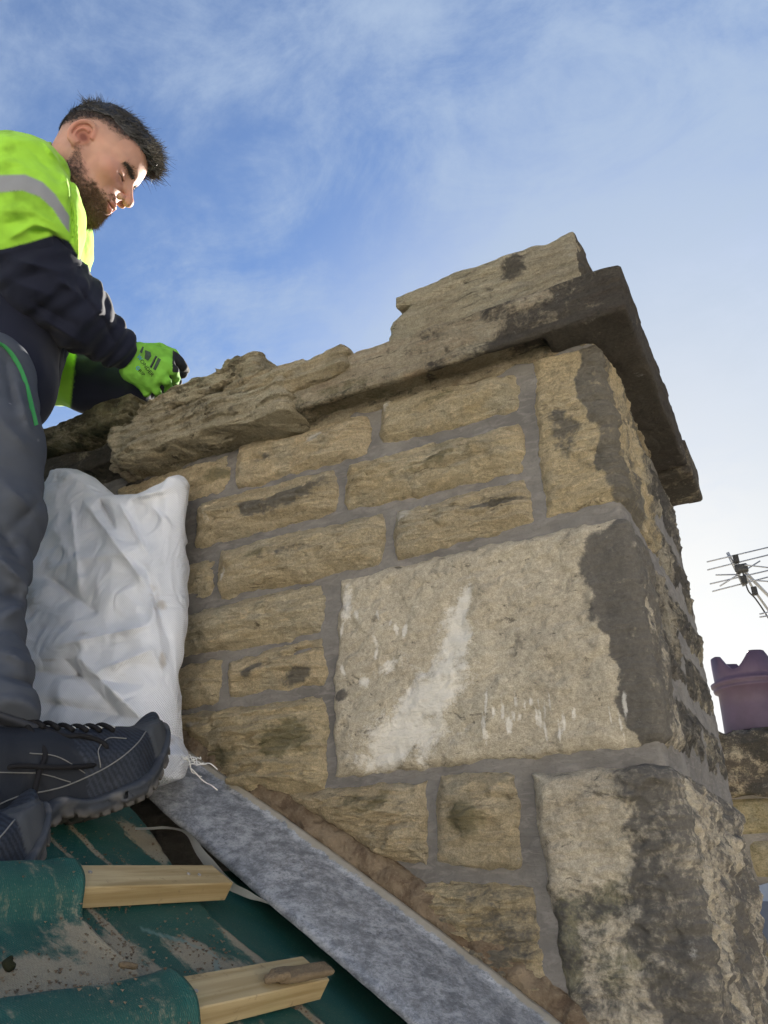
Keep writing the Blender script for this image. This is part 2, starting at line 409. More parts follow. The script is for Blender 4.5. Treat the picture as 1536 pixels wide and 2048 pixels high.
def masks(s, z):
    M = np.zeros((len(s), 3))
    for ch, bs, bz, rx, rz, an, st in BL_:
        du, dv = s - bs, z - bz; a = (du * math.cos(an) + dv * math.sin(an)) / rx; b = (-du * math.sin(an) + dv * math.cos(an)) / rz
        M[:, ch] = np.maximum(M[:, ch], st * np.exp(-(a * a + b * b) ** 1.0 * .69))
    q3_ = np.c_[s, s * 0, z]; n_ = .42 * fbm(q3_, 22, 4, 77); M = np.where(M > .12, M + n_[:, None] * np.minimum(1, M * 2.5), M)
    sd_ = np.clip((np.asarray(s) - .004) / .01, 0, 1); M[:, 0] = np.maximum(M[:, 0], sd_ * (.56 + .5 * fbm(q3_, (9, 9, 4), 3, 88)))  # whole side face darkened: grime plus its shade put into the colour
    wn = fbm(q3_, 16, 5, 99); w_ = np.interp(z, (-.6, .0, .13, .15, .16, .22, .30, .40, .44, .47, .50, .515, .53, .83), (.085, .066, .060, .05, .034, .040, .048, .062, .066, .050, .012, .0, .022, .034)); st_ = np.interp(z, (-.6, .14, .16, .83), (.62, .66, .80, .74)) + .12 * wn
    M[:, 0] = np.maximum(M[:, 0], np.clip((.06 - z) / .1, 0, 1) * (.47 + .4 * fbm(q3_, 9, 3, 111)) * (s > -.30))
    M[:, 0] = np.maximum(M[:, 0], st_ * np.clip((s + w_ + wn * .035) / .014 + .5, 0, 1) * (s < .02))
    return M
# dark soot, 1 green algae, 2 white lime
blob(0, 590, 1000, .075, .020, 8); blob(0, 520, 1025, .03, .015); blob(0, 585, 1112, .05, .010, 3, .8); blob(0, 600, 1355, .035, .014, 10); blob(0, 520, 1340, .03, .010, 30, .8)
blob(0, 690, 1395, .015, .012); blob(0, 1130, 860, .03, .05, 0, .7)
blobs(0, -.045, .44, .03, .05); blobs(0, -.04, .36, .03, .02)
blob(0, 1000, 1010, .05, .004); blob(0, 1280, 1560, .03, .03, 0, .8)
blob(0, 900, 1850, .03, .02, 0, .8); blob(0, 540, 925, .02, .012, 0, .6)
blob(1, 590, 1480, .06, .03, 0, .9); blob(1, 450, 1520, .05, .02, 0, .7); blob(1, 740, 1610, .05, .02, 0, .75); blob(1, 950, 1640, .028, .03, 0, .95); blob(1, 1140, 1880, .02, .06, 0, 1)
blob(1, 1200, 1820, .07, .05, 0, .6); blob(1, 930, 880, .09, .01, 4, .6); blob(1, 880, 930, .12, .012, 4, .55); blob(1, 440, 950, .03, .015); blob(1, 560, 1110, .08, .012, 0, .55); blob(1, 480, 1000, .04, .02, 0, .6)
blob(1, 1260, 1930, .06, .05, 0, .6); blob(1, 900, 800, .1, .012, 4, .6)
blob(2, 935, 1215, .012, .035, -20, .95); blob(2, 915, 1290, .030, .042, -15, 1.05); blob(2, 875, 1390, .062, .036, 38, 1.1); blob(2, 815, 1475, .070, .036, 12, 1.1); blob(2, 700, 1215, .012, .03, 0, .62)
blob(2, 740, 1370, .012, .01, -30, .7); blob(2, 790, 1330, .05, .012, 20, .5); blob(2, 850, 820, .03, .01, 0, .0); blob(2, 895, 995, .035, .006, 10, .75); blob(2, 815, 1030, .02, .01, 0, .7)
blob(2, 640, 880, .018, .009, 15, .8); blob(2, 780, 820, .008, .012, 0, .8); blob(2, 460, 1150, .008, .02, 0, .7); blob(2, 400, 1450, .03, .006, 0, .55); blob(2, 430, 1050, .012, .012, 0, .6)
for k in range(26):
    blob(2, rnd.uniform(960, 1260), rnd.uniform(1405, 1480), rnd.uniform(.0015, .0028), rnd.uniform(.006, .022), rnd.uniform(-8, 8), .85)
for k in range(10): blob(2, rnd.uniform(690, 900), rnd.uniform(1230, 1450), .004, .012, rnd.uniform(-20, 20), .8)

def stone(name, c, m, prot=.032, rough=.005, strata=.005, res=.003, k=.22, seed=0, wrap=False, pits=0.0, back=.03, jag=.004, edge_r=.020, feat=None):
    c = [np.asarray(q, float) for q in c]
    if not wrap:
        m0 = sum(c) / 4; c = [q + np.sign(q - m0) * .0078 for q in c]
    w = max(np.linalg.norm(c[1] - c[0]), np.linalg.norm(c[2] - c[3])); h = max(np.linalg.norm(c[0] - c[3]), np.linalg.norm(c[1] - c[2]))
    nu, nv = max(6, int(w / res)), max(6, int(h / res))
    pt, e, ww, hh = rquad(c, nu, nv, k, jag, seed)
    s, z = pt[:, 0], pt[:, 1]; q3 = np.c_[s, np.full(len(s), seed * 1.7), z]
    prof = 1 - np.exp(-e / edge_r)
    big = fbm(q3, (7, 1, 14), 3, seed + 1) * .9
    d = prof * (prot * (1 + .8 * big)) - .006 * (1 - prof)
    d = d + prof * (fbm(q3, (45, 1, 60), 4, seed + 2) * rough * 1.4)
    if strata:
        zz_ = q3 + np.c_[np.zeros(len(s)), np.zeros(len(s)), .010 * pn(q3, (12, 1, 8), seed + 5)]
        st = pn(zz_, (7, 1, 85), seed + 6) + .6 * pn(zz_, (16, 1, 190), seed + 7)
        sh = fbm(zz_, (9, 1, 38), 3, seed + 12)                       # broken ledges
        d = d + prof * (st * strata * 1.6 + np.clip((sh - .08) * 14, -1, 1) * strata * .8)
    if strata:
        rt = z + s * .05; th_ = rt * 62 + 2.6 * fbm(q3, (5, 1, 9), 3, seed + 14); saw = 1 - (th_ % 1.0); on = np.clip(.5 + 3.2 * pn(q3, (9, 1, 30), seed + 15), 0, 1)
        th2 = rt * 150 + 3 * fbm(q3, (9, 1, 14), 3, seed + 16); saw2 = 1 - (th2 % 1.0)
        d = d + prof * strata * (1.1 * (saw - .5) * on + .45 * (saw2 - .5))
    else:
        fl_ = s * .35 + z; th_ = fl_ * 45 + 4 * fbm(q3, (9, 1, 9), 4, seed + 14); saw = 1 - (th_ % 1.0); d = d + prof * .0016 * (saw - .5) * np.clip(.4 + 4 * pn(q3, (16, 1, 20), seed + 15), 0, 1)
    if pits:
        v = ridged(q3, (26, 1, 16), 3, seed + 20); d = d - pits * np.clip(v - .05, 0, 1) * prof * 1.5
        d = d + pits * .7 * fbm(q3, (70, 1, 45), 3, seed + 30) * prof
    if feat is not None: d = d + feat(s, z, prof)
    V0x, V0y = wrapxy(s, d) if wrap else (XC + s, YF - d)
    if wrap == 'side': V0x, V0y = XC + d, YF + s
    V = np.c_[V0x, V0y, z]; Fq = grid(nu, nv)
    i = np.arange((nu + 1) * (nv + 1)).reshape(nu + 1, nv + 1)      # skirt going back into the wall
    ring = np.concatenate([i[:, 0], i[-1, 1:], i[::-1, -1][1:], i[0, ::-1][1:-1]])
    if wrap: bx, by = wrapxy(s[ring], np.full(len(ring), -back))
    else: bx, by = XC + s[ring], np.full(len(ring), YF + back)
    if wrap == 'side': bx, by = np.full(len(ring), XC - back), YF + s[ring]
    Vb = np.c_[bx, by, z[ring]]; n0 = len(V); m_ = len(ring)
    sk = [(ring[(j + 1) % m_], ring[j], n0 + j, n0 + (j + 1) % m_) for j in range(m_)]
    mk_ = masks(s, z); mk_ = np.r_[mk_, mk_[ring]]
    return mk(name, np.r_[V, Vb], np.r_[Fq, np.array(sk)], m, stack, mask=mk_)
def front(TL, TR, BR, BL, m=M_tan, **kw):
    return stone('stone', [FZ(*TL), FZ(*TR), FZ(*BR), FZ(*BL)], m, **kw)
sc_ = [0]
def F4(*a, **kw): sc_[0] += 1; kw.setdefault('seed', sc_[0] * 2); return front(*a, **kw)
F4((765, 806), (1034, 752), (1038, 819), (765, 890))
F4((479, 893), (741, 829), (741, 905), (474, 977))
F4((235, 975), (455, 912), (457, 982), (235, 1045), prot=.016)
F4((696, 930), (1045, 849), (1053, 942), (688, 1020), strata=.006)
F4((404, 1007), (671, 942), (674, 1022), (388, 1097))
F4((793, 1026), (1052, 965), (1066, 1041), (790, 1122), strata=.006)
F4((442, 1104), (768, 1031), (770, 1125), (436, 1196), strata=.003)
F4((330, 1140), (432, 1115), (422, 1187), (330, 1222), prot=.016)
F4((335, 1244), (647, 1167), (648, 1264), (335, 1318))
def chip(s, z, prof):
    a, b = FZ(600, 1305); return -.03 * prof * np.exp(-(((s - a) / .035) ** 2 + ((z - b - (s - a) * .12) / .006) ** 2))
F4((462, 1328), (647, 1274), (652, 1368), (461, 1390), feat=chip)
F4((320, 1345), (444, 1323), (441, 1402), (320, 1424))
F4((338, 1440), (648, 1394), (653, 1582), (490, 1592), prot=.03, strata=.006, k=.12)
F4((560, 1592), (852, 1568), (849, 1722), (770, 1712), k=.10)
F4((880, 1553), (1028, 1549), (1043, 1740), (877, 1722), k=.3, feat=lambda s, z, p: .010 * p * np.exp(-(((s - FZ(950, 1640)[0]) / .022) ** 2 + ((z - FZ(950, 1640)[1]) / .025) ** 2) ** 3) )
F4((770, 1760), (1063, 1780), (1096, 2000), (985, 1960), k=.08, prot=.026)
# large dressed block, turning the corner
lb = [FZ(676, 1157), (.165, .508), (.165, .160), FZ(664, 1562)]
def dress(s, z, prof):                                         # tooled margin beside the corner, flaked face behind it
    mg = np.clip((s + .062) / .012, 0, 1)
    sdr = (s > .006) * (-.012 * np.clip(ridged(np.c_[s, s * 0, z], (22, 1, 14), 3, 92) - .05, 0, 1) + .009 * fbm(np.c_[s, s * 0, z], (45, 1, 22), 4, 96))
    return sdr + (1 - mg) * (.004 + .003 * np.clip(fbm(np.c_[s, s * 0, z], 14, 4, 70) * 6, -1, 1)) * prof + mg * .0012 * np.sin(z * 2 * math.pi / .0075 + s * 30) * (s < 0)
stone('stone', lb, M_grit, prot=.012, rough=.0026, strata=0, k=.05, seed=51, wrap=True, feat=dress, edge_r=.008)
# upper quoin, turning the corner
stone('stone', [FZ(1058, 722), (.30, .835), (.30, .524), FZ(1086, 1040)], M_tan, prot=.014, rough=.006, strata=.002, k=.06, seed=53, wrap=True, edge_r=.01)
# lower quoin, turning the corner
def low(s, z, prof):
    f = (s < 0); hol = -.010 * np.exp(-(((s - FZ(1230, 1800)[0]) / .07) ** 2 + ((z + .08) / .13) ** 2)) * f
    side = (s > .01) * (-.030 * np.clip(ridged(np.c_[s, s * 0, z], (24, 1, 13), 3, 91) - .05, 0, 1) + .016 * fbm(np.c_[s, s * 0, z], (40, 1, 26), 4, 95))
    a, b = FZ(1290, 1590); lip = .012 * f * np.clip((z - b + .012 * np.sin(s * 90)) / .008, 0, 1) * np.clip((s - a + .04) / .02, 0, 1)
    return (hol + side + lip) * prof
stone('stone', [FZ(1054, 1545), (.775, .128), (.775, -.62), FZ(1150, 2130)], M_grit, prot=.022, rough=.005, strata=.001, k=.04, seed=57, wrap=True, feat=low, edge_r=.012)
# side face beyond the quoins
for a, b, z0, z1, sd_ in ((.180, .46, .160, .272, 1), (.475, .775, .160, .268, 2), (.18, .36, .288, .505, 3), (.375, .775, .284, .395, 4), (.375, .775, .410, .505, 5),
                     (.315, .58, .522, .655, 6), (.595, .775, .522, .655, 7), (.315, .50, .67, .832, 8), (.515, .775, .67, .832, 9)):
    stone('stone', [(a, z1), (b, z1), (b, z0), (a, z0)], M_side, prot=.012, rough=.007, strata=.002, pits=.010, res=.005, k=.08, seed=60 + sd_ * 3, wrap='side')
# mortar body
res = .006; S0, S1 = XL - XC, YB - YF
nu, nv = int((S1 - S0) / res), int(1.5 / res)
ss_, zs_ = np.meshgrid(np.linspace(S0, S1, nu + 1), np.linspace(-.65, .86, nv + 1), indexing='ij'); s = ss_.ravel(); z = zs_.ravel()
q3 = np.c_[s, s * 0, z]; d = .0005 + .006 * fbm(q3, (10, 1, 14), 4, 5) + .0028 * fbm(q3, (50, 1, 80), 3, 6)
x, y = wrapxy(s, d)
V = np.c_[x, y, z]; Fq = grid(nu, nv)
mk('mortar', V, Fq, M_mortar, stack)
MB().box(((XL + XC - .04) / 2, (YF + YB) / 2 + .03, .1), ((XC - XL) / 2 - .04, (YB - YF) / 2 - .05, .75)).build('core', M_mortar, stack)
mb_ = MB().box((XL + .02, (YF + YB) / 2 + .02, .1), (.03, .36, .74), bev=.008); mb_.build('stone', M_side, stack)
MB().box(((XL + XC) / 2, YB - .03, .1), ((XC - XL) / 2 - .03, .03, .74), bev=.008).build('stone', M_side, stack)

# coping: eroded slabs shaped by distance fields
def rotY(a): a = math.radians(a); return np.array([[math.cos(a), 0, math.sin(a)], [0, 1, 0], [-math.sin(a), 0, math.cos(a)]])
def slab(name, c, h, rr, m, amp=.006, fr=(14, 14, 30), lay=0.0, layf=80, seed=0, rot=0, step=.005, mask=None, cut=None, parent=stack, tilt=0.):
    c = np.asarray(c, float); h = np.asarray(h, float); R = rotY(rot)
    if tilt:
        a = math.radians(tilt); R = np.array([[1, 0, 0], [0, math.cos(a), math.sin(a)], [0, -math.sin(a), math.cos(a)]]) @ R
    def f(p):
        q = (p - c.astype(np.float32)) @ R.astype(np.float32).T
        d = box(p, c, h, rr, R) + amp * fbm(p, fr, 4, seed)
        if lay:
            w = q[:, 2] + .02 * pn(p, (5, 5, 5), seed + 3)
            e = np.c_[q[:, 0] * .6, q[:, 1] * .6, w]
            th_ = w * (layf * .62) + 1.2 * fbm(q, (4, 4, 6), 3, seed + 9); sw = (th_ % 1.0) - .5; th2 = w * (layf * 1.9) + 1.5 * fbm(q, (8, 8, 9), 3, seed + 10); sw2 = (th2 % 1.0) - .5
            d = d + lay * (1.7 * sw + .8 * sw2)
            d = d + lay * (pn(e, (6, 6, layf), seed + 5) + .5 * pn(e, (12, 12, layf * 2.3), seed + 6) + .8 * np.clip(fbm(e, (8, 8, layf * .4), 2, seed + 8) * 5, -1, 1))
        if cut is not None: d = cut(p, d)
        return d
    ext = np.abs(R.T) @ h + .035
    V, Fq = snet(f, c - ext, c + ext, step)
    M = np.zeros((len(V), 3)) + (mask(V) if mask is not None else 0)
    return mk(name, V, Fq, m, parent, mask=M)
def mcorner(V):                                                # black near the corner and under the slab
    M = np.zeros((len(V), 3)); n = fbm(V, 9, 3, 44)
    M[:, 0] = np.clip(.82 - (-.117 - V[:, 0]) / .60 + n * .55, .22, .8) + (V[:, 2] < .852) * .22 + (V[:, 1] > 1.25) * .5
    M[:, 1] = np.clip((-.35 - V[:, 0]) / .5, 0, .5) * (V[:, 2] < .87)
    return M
def cutc(p, d):
    e = box(p, A3(-.5, 1.34, .82), A3(.24, .19, .035), .01)       # hollowed underside left of the corner lip
    d = smax(d, -e + .004 * fbm(p, 30, 3, 8), .01)
    dia = (p[:, 2] - .93) - (p[:, 0] + .55) * .0
    return d
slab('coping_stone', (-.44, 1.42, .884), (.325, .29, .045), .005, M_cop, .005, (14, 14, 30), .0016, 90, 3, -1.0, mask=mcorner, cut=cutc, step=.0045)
slab('coping_stone', (-.36, 1.64, .886), (.243, .15, .044), .005, M_cop, .003, seed=5, mask=lambda V: np.tile([.72, 0, 0], (len(V), 1)))
slab('coping_stone', (-.35, 1.885, .872), (.238, .092, .045), .005, M_cop, .003, seed=7, mask=lambda V: np.tile([.66, 0, 0], (len(V), 1)))
slab('bedding_course', (-.5, 1.44, .848), (.32, .245, .016), .004, M_cop, .010, (20, 20, 30), seed=9, mask=lambda V: np.tile([.35, .35, 0], (len(V), 1)), step=.006)
# upper course above the coping
def mup(V):
    M = np.zeros((len(V), 3)); M[:, 0] = .85 * np.exp(-(((V[:, 0] + .30) / .035) ** 2 + ((V[:, 2] - 1.03) / .04) ** 2)) + (V[:, 0] > -.185) * .8; return M
def cutup(p, d):
    pl = (p[:, 2] - 1.078) + np.clip(-.44 - p[:, 0], 0, 1) * .62 + .008 * fbm(p, 16, 3, 4); d = smax(d, pl * .85, .006)
    return smin(d, box(p, A3(-.42, 1.27, 1.052), A3(.13, .10, .014), .006) + .006 * fbm(p, (18, 18, 50), 3, 14), .006)
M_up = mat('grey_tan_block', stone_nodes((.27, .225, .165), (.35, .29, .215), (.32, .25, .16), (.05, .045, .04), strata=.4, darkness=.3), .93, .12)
slab('stone', (-.375, 1.30, 1.0), (.195, .125, .072), .01, M_up, .008, (16, 16, 24), .002, 60, 11, 0, mask=mup, cut=cutup, step=.0045)
slab('stone', (-.40, 1.62, 1.0), (.19, .18, .06), .01, M_up, .008, seed=12, step=.008)
# weathered layered stones at the left end
mg_ = lambda g, k=0.: (lambda V: np.c_[np.clip(k + fbm(V, 8, 3, 31) * .6, 0, 1), np.clip(g + fbm(V, 6, 3, 33) * .5, 0, 1), np.zeros(len(V))])
L = dict(amp=.016, fr=(9, 9, 20), step=.0042)
slab('coping_stone', (-.80, 1.30, .918), (.165, .19, .034), .012, M_lay, lay=.004, layf=70, seed=21, rot=2, mask=mg_(.05, .35), **L)
slab('coping_stone', (-1.0, 1.31, .892), (.235, .205, .048), .016, M_lay, lay=.007, layf=60, seed=23, rot=-1, mask=mg_(.15, .28), **L)
slab('coping_stone', (-1.07, 1.34, .992), (.20, .19, .030), .014, M_lay, lay=.006, layf=70, seed=26, rot=6, mask=mg_(.3, .42), **L)
slab('coping_stone', (-1.0, 1.36, 1.028), (.13, .16, .016), .010, M_lay, lay=.004, layf=80, seed=28, rot=-3, mask=mg_(.15, .4), **L)
slab('coping_stone', (-.84, 1.36, .945), (.10, .17, .014), .010, M_lay, lay=.004, layf=80, seed=29, rot=1, mask=mg_(.0), **L)
slab('coping_stone', (-1.42, 1.32, .985), (.23, .20, .026), .010, M_lay, lay=.005, layf=80, seed=31, rot=3, mask=mg_(.6, .5), **L)
slab('coping_stone', (-1.40, 1.33, .915), (.20, .17, .028), .008, M_cop, lay=.002, layf=50, seed=33, rot=0, mask=mg_(.3, .8), **L)
slab('coping_stone', (-1.40, 1.35, .855), (.19, .15, .030), .010, M_cop, lay=.004, layf=60, seed=35, rot=0, mask=mg_(.2, .8), **L)
slab('broken_stub', (-1.205, 1.19, .885), (.035, .06, .042), .012, M_cop, .016, (25, 25, 25), .003, 60, 37, 8, mask=mg_(0, .25))
slab('core', (-1.0, 1.55, .93), (.5, .25, .09), .02, M_dirt, .02, seed=39, step=.012)

# ------------------------------------------------------------------ roof slope
HR, KR = .48, .62
RN = np.array([KR, 0, 1.0]) / math.hypot(KR, 1)                # roof normal
RS = np.array([-1.0, 0, KR]) / math.hypot(KR, 1)               # up the slope
def RP(x, y, h=0.0):
    x = np.asarray(x, float); y = np.asarray(y, float); h = np.asarray(h, float)
    return np.stack([x + RN[0] * h, y + 0 * x + 0 * h, -HR - KR * x + RN[2] * h], -1)
def RQ(px, py, h=0.0):                                         # roof (x, y) under a photo pixel
    d = ray(px, py); t = (-HR + h * math.hypot(KR, 1)) / (d[2] + KR * d[0]); q = d * t; return q[0], q[1]
def felt_f(dirt=1.0):
    def f(t):
        o = t.obj(); mk_ = t.attr('mask'); sp = t.node('SeparateColor'); t.put(sp.inputs[0], mk_.outputs['Color'])
        a = t.noise(o, 8, 6, .6, .3); g = t.noise(o, 90, 6, .75, .3); g2 = t.noise(o, 420, 3, .7)
        rt = t.scale(o, (1, 1, 1), (0, math.atan(KR), 0)); s3 = t.node('SeparateXYZ'); t.put(s3.inputs[0], rt)
        wx = t.math('SINE', t.math('MULTIPLY', s3.outputs[0], 2300)); wy = t.math('SINE', t.math('MULTIPLY', s3.outputs[1], 2300))
        wv = t.math('MULTIPLY', wx, wy)
        c = t.mix(a, (.008, .055, .045), (.014, .085, .068)); c = t.mix(t.ss(wv, -.3, .8, .0, .30), c, (.035, .13, .11))
        dm = t.math('ADD', sp.outputs[0], t.math('MULTIPLY', t.math('SUBTRACT', g, .5), 1.0)); dm = t.math('MULTIPLY', t.ss(dm, .36, .72), .85 * dirt)
        c = t.mix(dm, c, t.mix(g2, (.20, .155, .095), (.42, .36, .26)))
        c = t.mix(t.math('MULTIPLY', t.ss(g2, .60, .70), .55 * dirt), c, (.30, .25, .17))
        c = t.mix(t.math('MULTIPLY', sp.outputs[1], .55), c, (.16, .26, .24))
        return dict(c=c, n=t.bump(wv, .35, .0006, t.bump(g, .3, .003)), r=t.math('ADD', .55, t.math('MULTIPLY', dm, .4)))
    return f
M_felt = mat('green_underlay', felt_f(), .6, .35)
M_fleece = plain('white_fleece', (.55, .56, .58), .9, .1, .1, 60)
def timber_f(t):
    o = t.obj(); rt = t.scale(o, (1, 1, 1), (0, math.atan(KR), 0))
    a = t.noise(t.scale(rt, (60, 3, 60)), 1.0, 6, .6, .8); g = t.noise(o, 60, 7, .7); k = t.noise(o, 9, 3)
    c = t.mix(t.ss(a, .3, .7), (.30, .215, .10), (.50, .39, .22)); c = t.mix(t.ss(k, .45, .75, 0, .35), c, (.33, .30, .14))
    c = t.mix(t.math('MULTIPLY', t.ss(g, .58, .72), .6), c, (.14, .10, .06)); return dict(c=c, n=t.bump(a, .4, .002, t.bump(g, .3, .002)))
M_timber = mat('sawn_treated_timber', timber_f, .8, .2)
M_void = plain('painted_void_shade', (.02, .018, .016), .95, .05)  # near-black boards and gap rafter: shade of the void put into the colour
roof = empty('house_roof', (-.8, .5, -.05), 'stripped pitched roof with green underlay and bare timber battens', 'roof')

def sheet(name, x0, x1, edge0, edge1, hf, m, nu, nv, maskf=None, th=.0012, parent=roof):
    u = np.linspace(0, 1, nu + 1); v = np.linspace(0, 1, nv + 1); xx = x0 + (x1 - x0) * u
    X = np.repeat(xx[:, None], nv + 1, 1); E0 = edge0(xx)[:, None]; E1 = edge1(xx)[:, None]; Y = E0 + (E1 - E0) * v[None]
    X = X.ravel(); Y = Y.ravel(); V = RP(X, Y, hf(X, Y)); Fq = grid(nu, nv)[:, ::-1]
    M = np.zeros((len(V), 3)) if maskf is None else maskf(X, Y)
    i = np.arange((nu + 1) * (nv + 1)).reshape(nu + 1, nv + 1)
    ring = np.concatenate([i[:, 0], i[-1, 1:], i[::-1, -1][1:], i[0, ::-1][1:-1]]); n = len(V)
    V2 = V[ring] - RN * th * 1.0; m_ = len(ring)
    sk = np.array([(ring[j], ring[(j + 1) % m_], n + (j + 1) % m_, n + j) for j in range(m_)])
    return mk(name, np.r_[V, V2], np.r_[Fq, sk], m, parent, mask=np.r_[M, M[ring]])
bt1, bt2 = float(RQ(265, 1742, .013)[0]), float(RQ(450, 1950, .013)[0])                                        # top edges of the two battens
def pnx(X, Y, f, o=3, seed=0): return fbm(np.c_[X, Y, X * 0], f, o, seed)
medge = np.array([RQ(*p) for p in ((250, 1600), (290, 1650), (350, 1740), (420, 1830), (560, 1940), (650, 2048), (700, 2130))])
medge = medge[np.argsort(medge[:, 0])]
def me_edge(xx): return np.where(xx < medge[0, 0], medge[0, 1], np.interp(xx, medge[:, 0], medge[:, 1])) + .004 * pnx(xx, xx * 0, 25)
DB = []                                                        # dust patches: x, y, rx, ry, strength
def dust(px, py, rx, ry, st=1.): x, y = RQ(px, py); DB.append((x, y, rx, ry, st))
for a in ((300, 1690, .05, .03, .9), (220, 1930, .04, .03, .8), (400, 1910, .03, .035, .95), (200, 1800, .012, .02, .6), (215, 1850, .045, .006, .9), (240, 1900, .02, .02, .9),
          (60, 1960, .02, .05, .9), (150, 1970, .015, .12, .9), (460, 1930, .02, .04, .7), (300, 1770, .06, .01, .6), (140, 2010, .02, .02, .8), (500, 1900, .08, .02, .6), (180, 1690, .05, .006, .8), (130, 1700, .05, .005, .7), (620, 2030, .04, .01, .8)):
    dust(*a)
def mdust(X, Y):
    M = np.zeros((len(X), 3))
    for x, y, rx, ry, st in DB: M[:, 0] = np.maximum(M[:, 0], st * np.exp(-(((X - x) / rx) ** 2 + ((Y - y) / ry) ** 2)))
    M[:, 0] += .42 * pnx(X, Y, 9, 4, 5) + .19 + .12 * (np.abs(pnx(X, Y, (3, 30, 1), 2, 9)) < .05)
    h = []
    for px, py in ((290, 1855), (365, 1880), (430, 1910), (440, 1950)): h.append(RQ(px, py))     # printed outline
    for (a, b), (c, d) in zip(h[:-1], h[1:]):
        t = np.clip(((X - a) * (c - a) + (Y - b) * (d - b)) / ((c - a) ** 2 + (d - b) ** 2), 0, 1)
        M[:, 1] = np.maximum(M[:, 1], .9 * (np.hypot(X - a - t * (c - a), Y - b - t * (d - b)) < .0035))
    return M
sag = lambda X, Y: .006 * pnx(X, Y, 5, 3, 3) + .002 * pnx(X, Y, (30, 8, 1), 3, 4)
ups = lambda X, Y: sag(X, Y) - .02 * np.clip((X - (bt2 + .06)) / .2, 0, 1) * 0
sheet('underlay_sheet', -1.15, -.40, lambda x: x * 0 + .30, me_edge, sag, M_felt, 180, 170, mdust)
# second, lower layer showing in the gap beside the wall
def lowdust(X, Y): M = mdust(X, Y) * .25; q = RQ(640, 1900); M[:, 1] = np.maximum(M[:, 1], .8 * (np.hypot(X - q[0], (Y - q[1]) * .5) < .022)); return M
sheet('underlay_sheet', -.845, -.20, lambda x: x * 0 + .55, lambda x: x * 0 + 1.16, lambda X, Y: -.012 + .004 * pnx(X, Y, 6, 3, 8) - .012 * np.clip((Y - .95) / .1, 0, 1), M_felt, 120, 90, lowdust)
# top layer, lapped over the batten ends
bump_ = lambda X, c, w: np.exp(-((X - c) / w) ** 4)
def tedge(xx):
    a = RQ(124, 1742, .016); b = RQ(160, 1845, .004); c = RQ(296, 1955, .01); d = RQ(316, 1972, .016); e = RQ(362, 2048, .01)
    pts = np.array(sorted([(a[0] - .10, a[1] - .10), (a[0] - .012, a[1] - .02), a, b, (-.70, b[1] - .002), (-.655, c[1] + .0), (bt2 - .008, d[1]), e, (-.3, e[1])]))
    return np.interp(xx, pts[:, 0], pts[:, 1])
def hcover(X, Y): return .005 + .029 * bump_(X, bt1 + .018, .032) * np.clip((Y - .42) / .05, 0, 1) + .030 * bump_(X, bt2 + .018, .034) + .003 * pnx(X, Y, 14, 3, 12) + .004 * np.exp(-((Y - tedge(X)) / .01) ** 2)
sheet('underlay_sheet', -.853, -.36, lambda x: x * 0 + .28, tedge, hcover, M_felt, 150, 120, mdust)
# everything the roof goes on with beyond the frame
sheet('underlay_sheet', -.42, .75, lambda x: x * 0 - 1.3, lambda x: x * 0 + 1.14, lambda X, Y: -.02 + .005 * pnx(X, Y, 4), M_felt, 60, 60)
sheet('underlay_sheet', -2.6, -.42, lambda x: x * 0 - 1.3, lambda x: x * 0 + .32, lambda X, Y: -.016 + .005 * pnx(X, Y, 4), M_felt, 60, 60)
sheet('underlay_sheet', -2.6, -1.12, lambda x: x * 0 + .30, lambda x: x * 0 + 1.18, lambda X, Y: -.016 + .005 * pnx(X, Y, 4), M_felt, 60, 60)
Rm = np.array([RS, [0, 1, 0], RN])
MB().box(RP(-.93, -.06, -.16), (1.95, 1.24, .05), Rm).build('void_shade_boarding', M_void, roof)
for yy in (-.1, .45, .985):
    MB().box(RP(-.93, yy, -.075), (1.95, .022, .035), Rm, .003).build('rafter', M_timber if yy < .9 else M_void, roof)
# fleece underside curled up beside the flashing
def strip(name, pa, pb, m, parent, seg=24, wob=.003, seed=0):
    A = spline(pa, 8); B = spline(pb, 8); n = len(A); k = 4
    V = np.concatenate([A + (B - A) * j / k for j in range(k + 1)]).reshape(k + 1, n, 3); V[:, :, 2] += wob * fbm(V.reshape(-1, 3), 18, 3, seed).reshape(k + 1, n)
    V = V.reshape(-1, 3); return mk(name, V, grid(k, n - 1), m, parent)
def R3(px, py, h): return RP(*RQ(px, py, h), h)
strip('fleece_edge', [R3(255, 1640, .03), R3(345, 1643, .04), R3(395, 1690, .035), R3(450, 1750, .02), R3(500, 1782, .01), R3(545, 1808, .004)],
      [R3(260, 1652, .02), R3(352, 1655, .02), R3(388, 1705, .01), R3(440, 1768, .0), R3(490, 1795, -.004), R3(545, 1812, .0)], M_fleece, roof)
M_nail = plain('galvanised_nail', (.25, .24, .23), .4, .5)
def batten(x, y0, y1, bdy, h0=.0, tilt=0.0, nails=False):
    R = Rm.copy(); a = tilt; c, s_ = math.cos(a), math.sin(a)
    R = np.array([Rm[0] * c + Rm[1] * s_, -Rm[0] * s_ + Rm[1] * c, Rm[2]])
    V = MB().box(RP(x + .021, (y0 + y1) / 2, h0 + .0145), (.0225, (y1 - y0) / 2, .0125), R, .0012)
    o_ = V.build('batten', M_timber, roof)
    if nails:
        for yy in (y1 - .052, y1 - .075 + .004, y0 + (y1 - y0) * .62):
            c_ = RP(x + .019 + rnd.uniform(-.006, .006), yy, h0 + .0275); MB().tube([c_ - RN * .002, c_ + RN * .0012], .0024, 8).build('nail', M_nail, o_)
    return o_
batten(bt1, .35, float(RQ(425, 1756, .014)[1]), 0, nails=True); batten(bt2, .35, float(RQ(603, 1942, .015)[1]), 0, .002, nails=True)
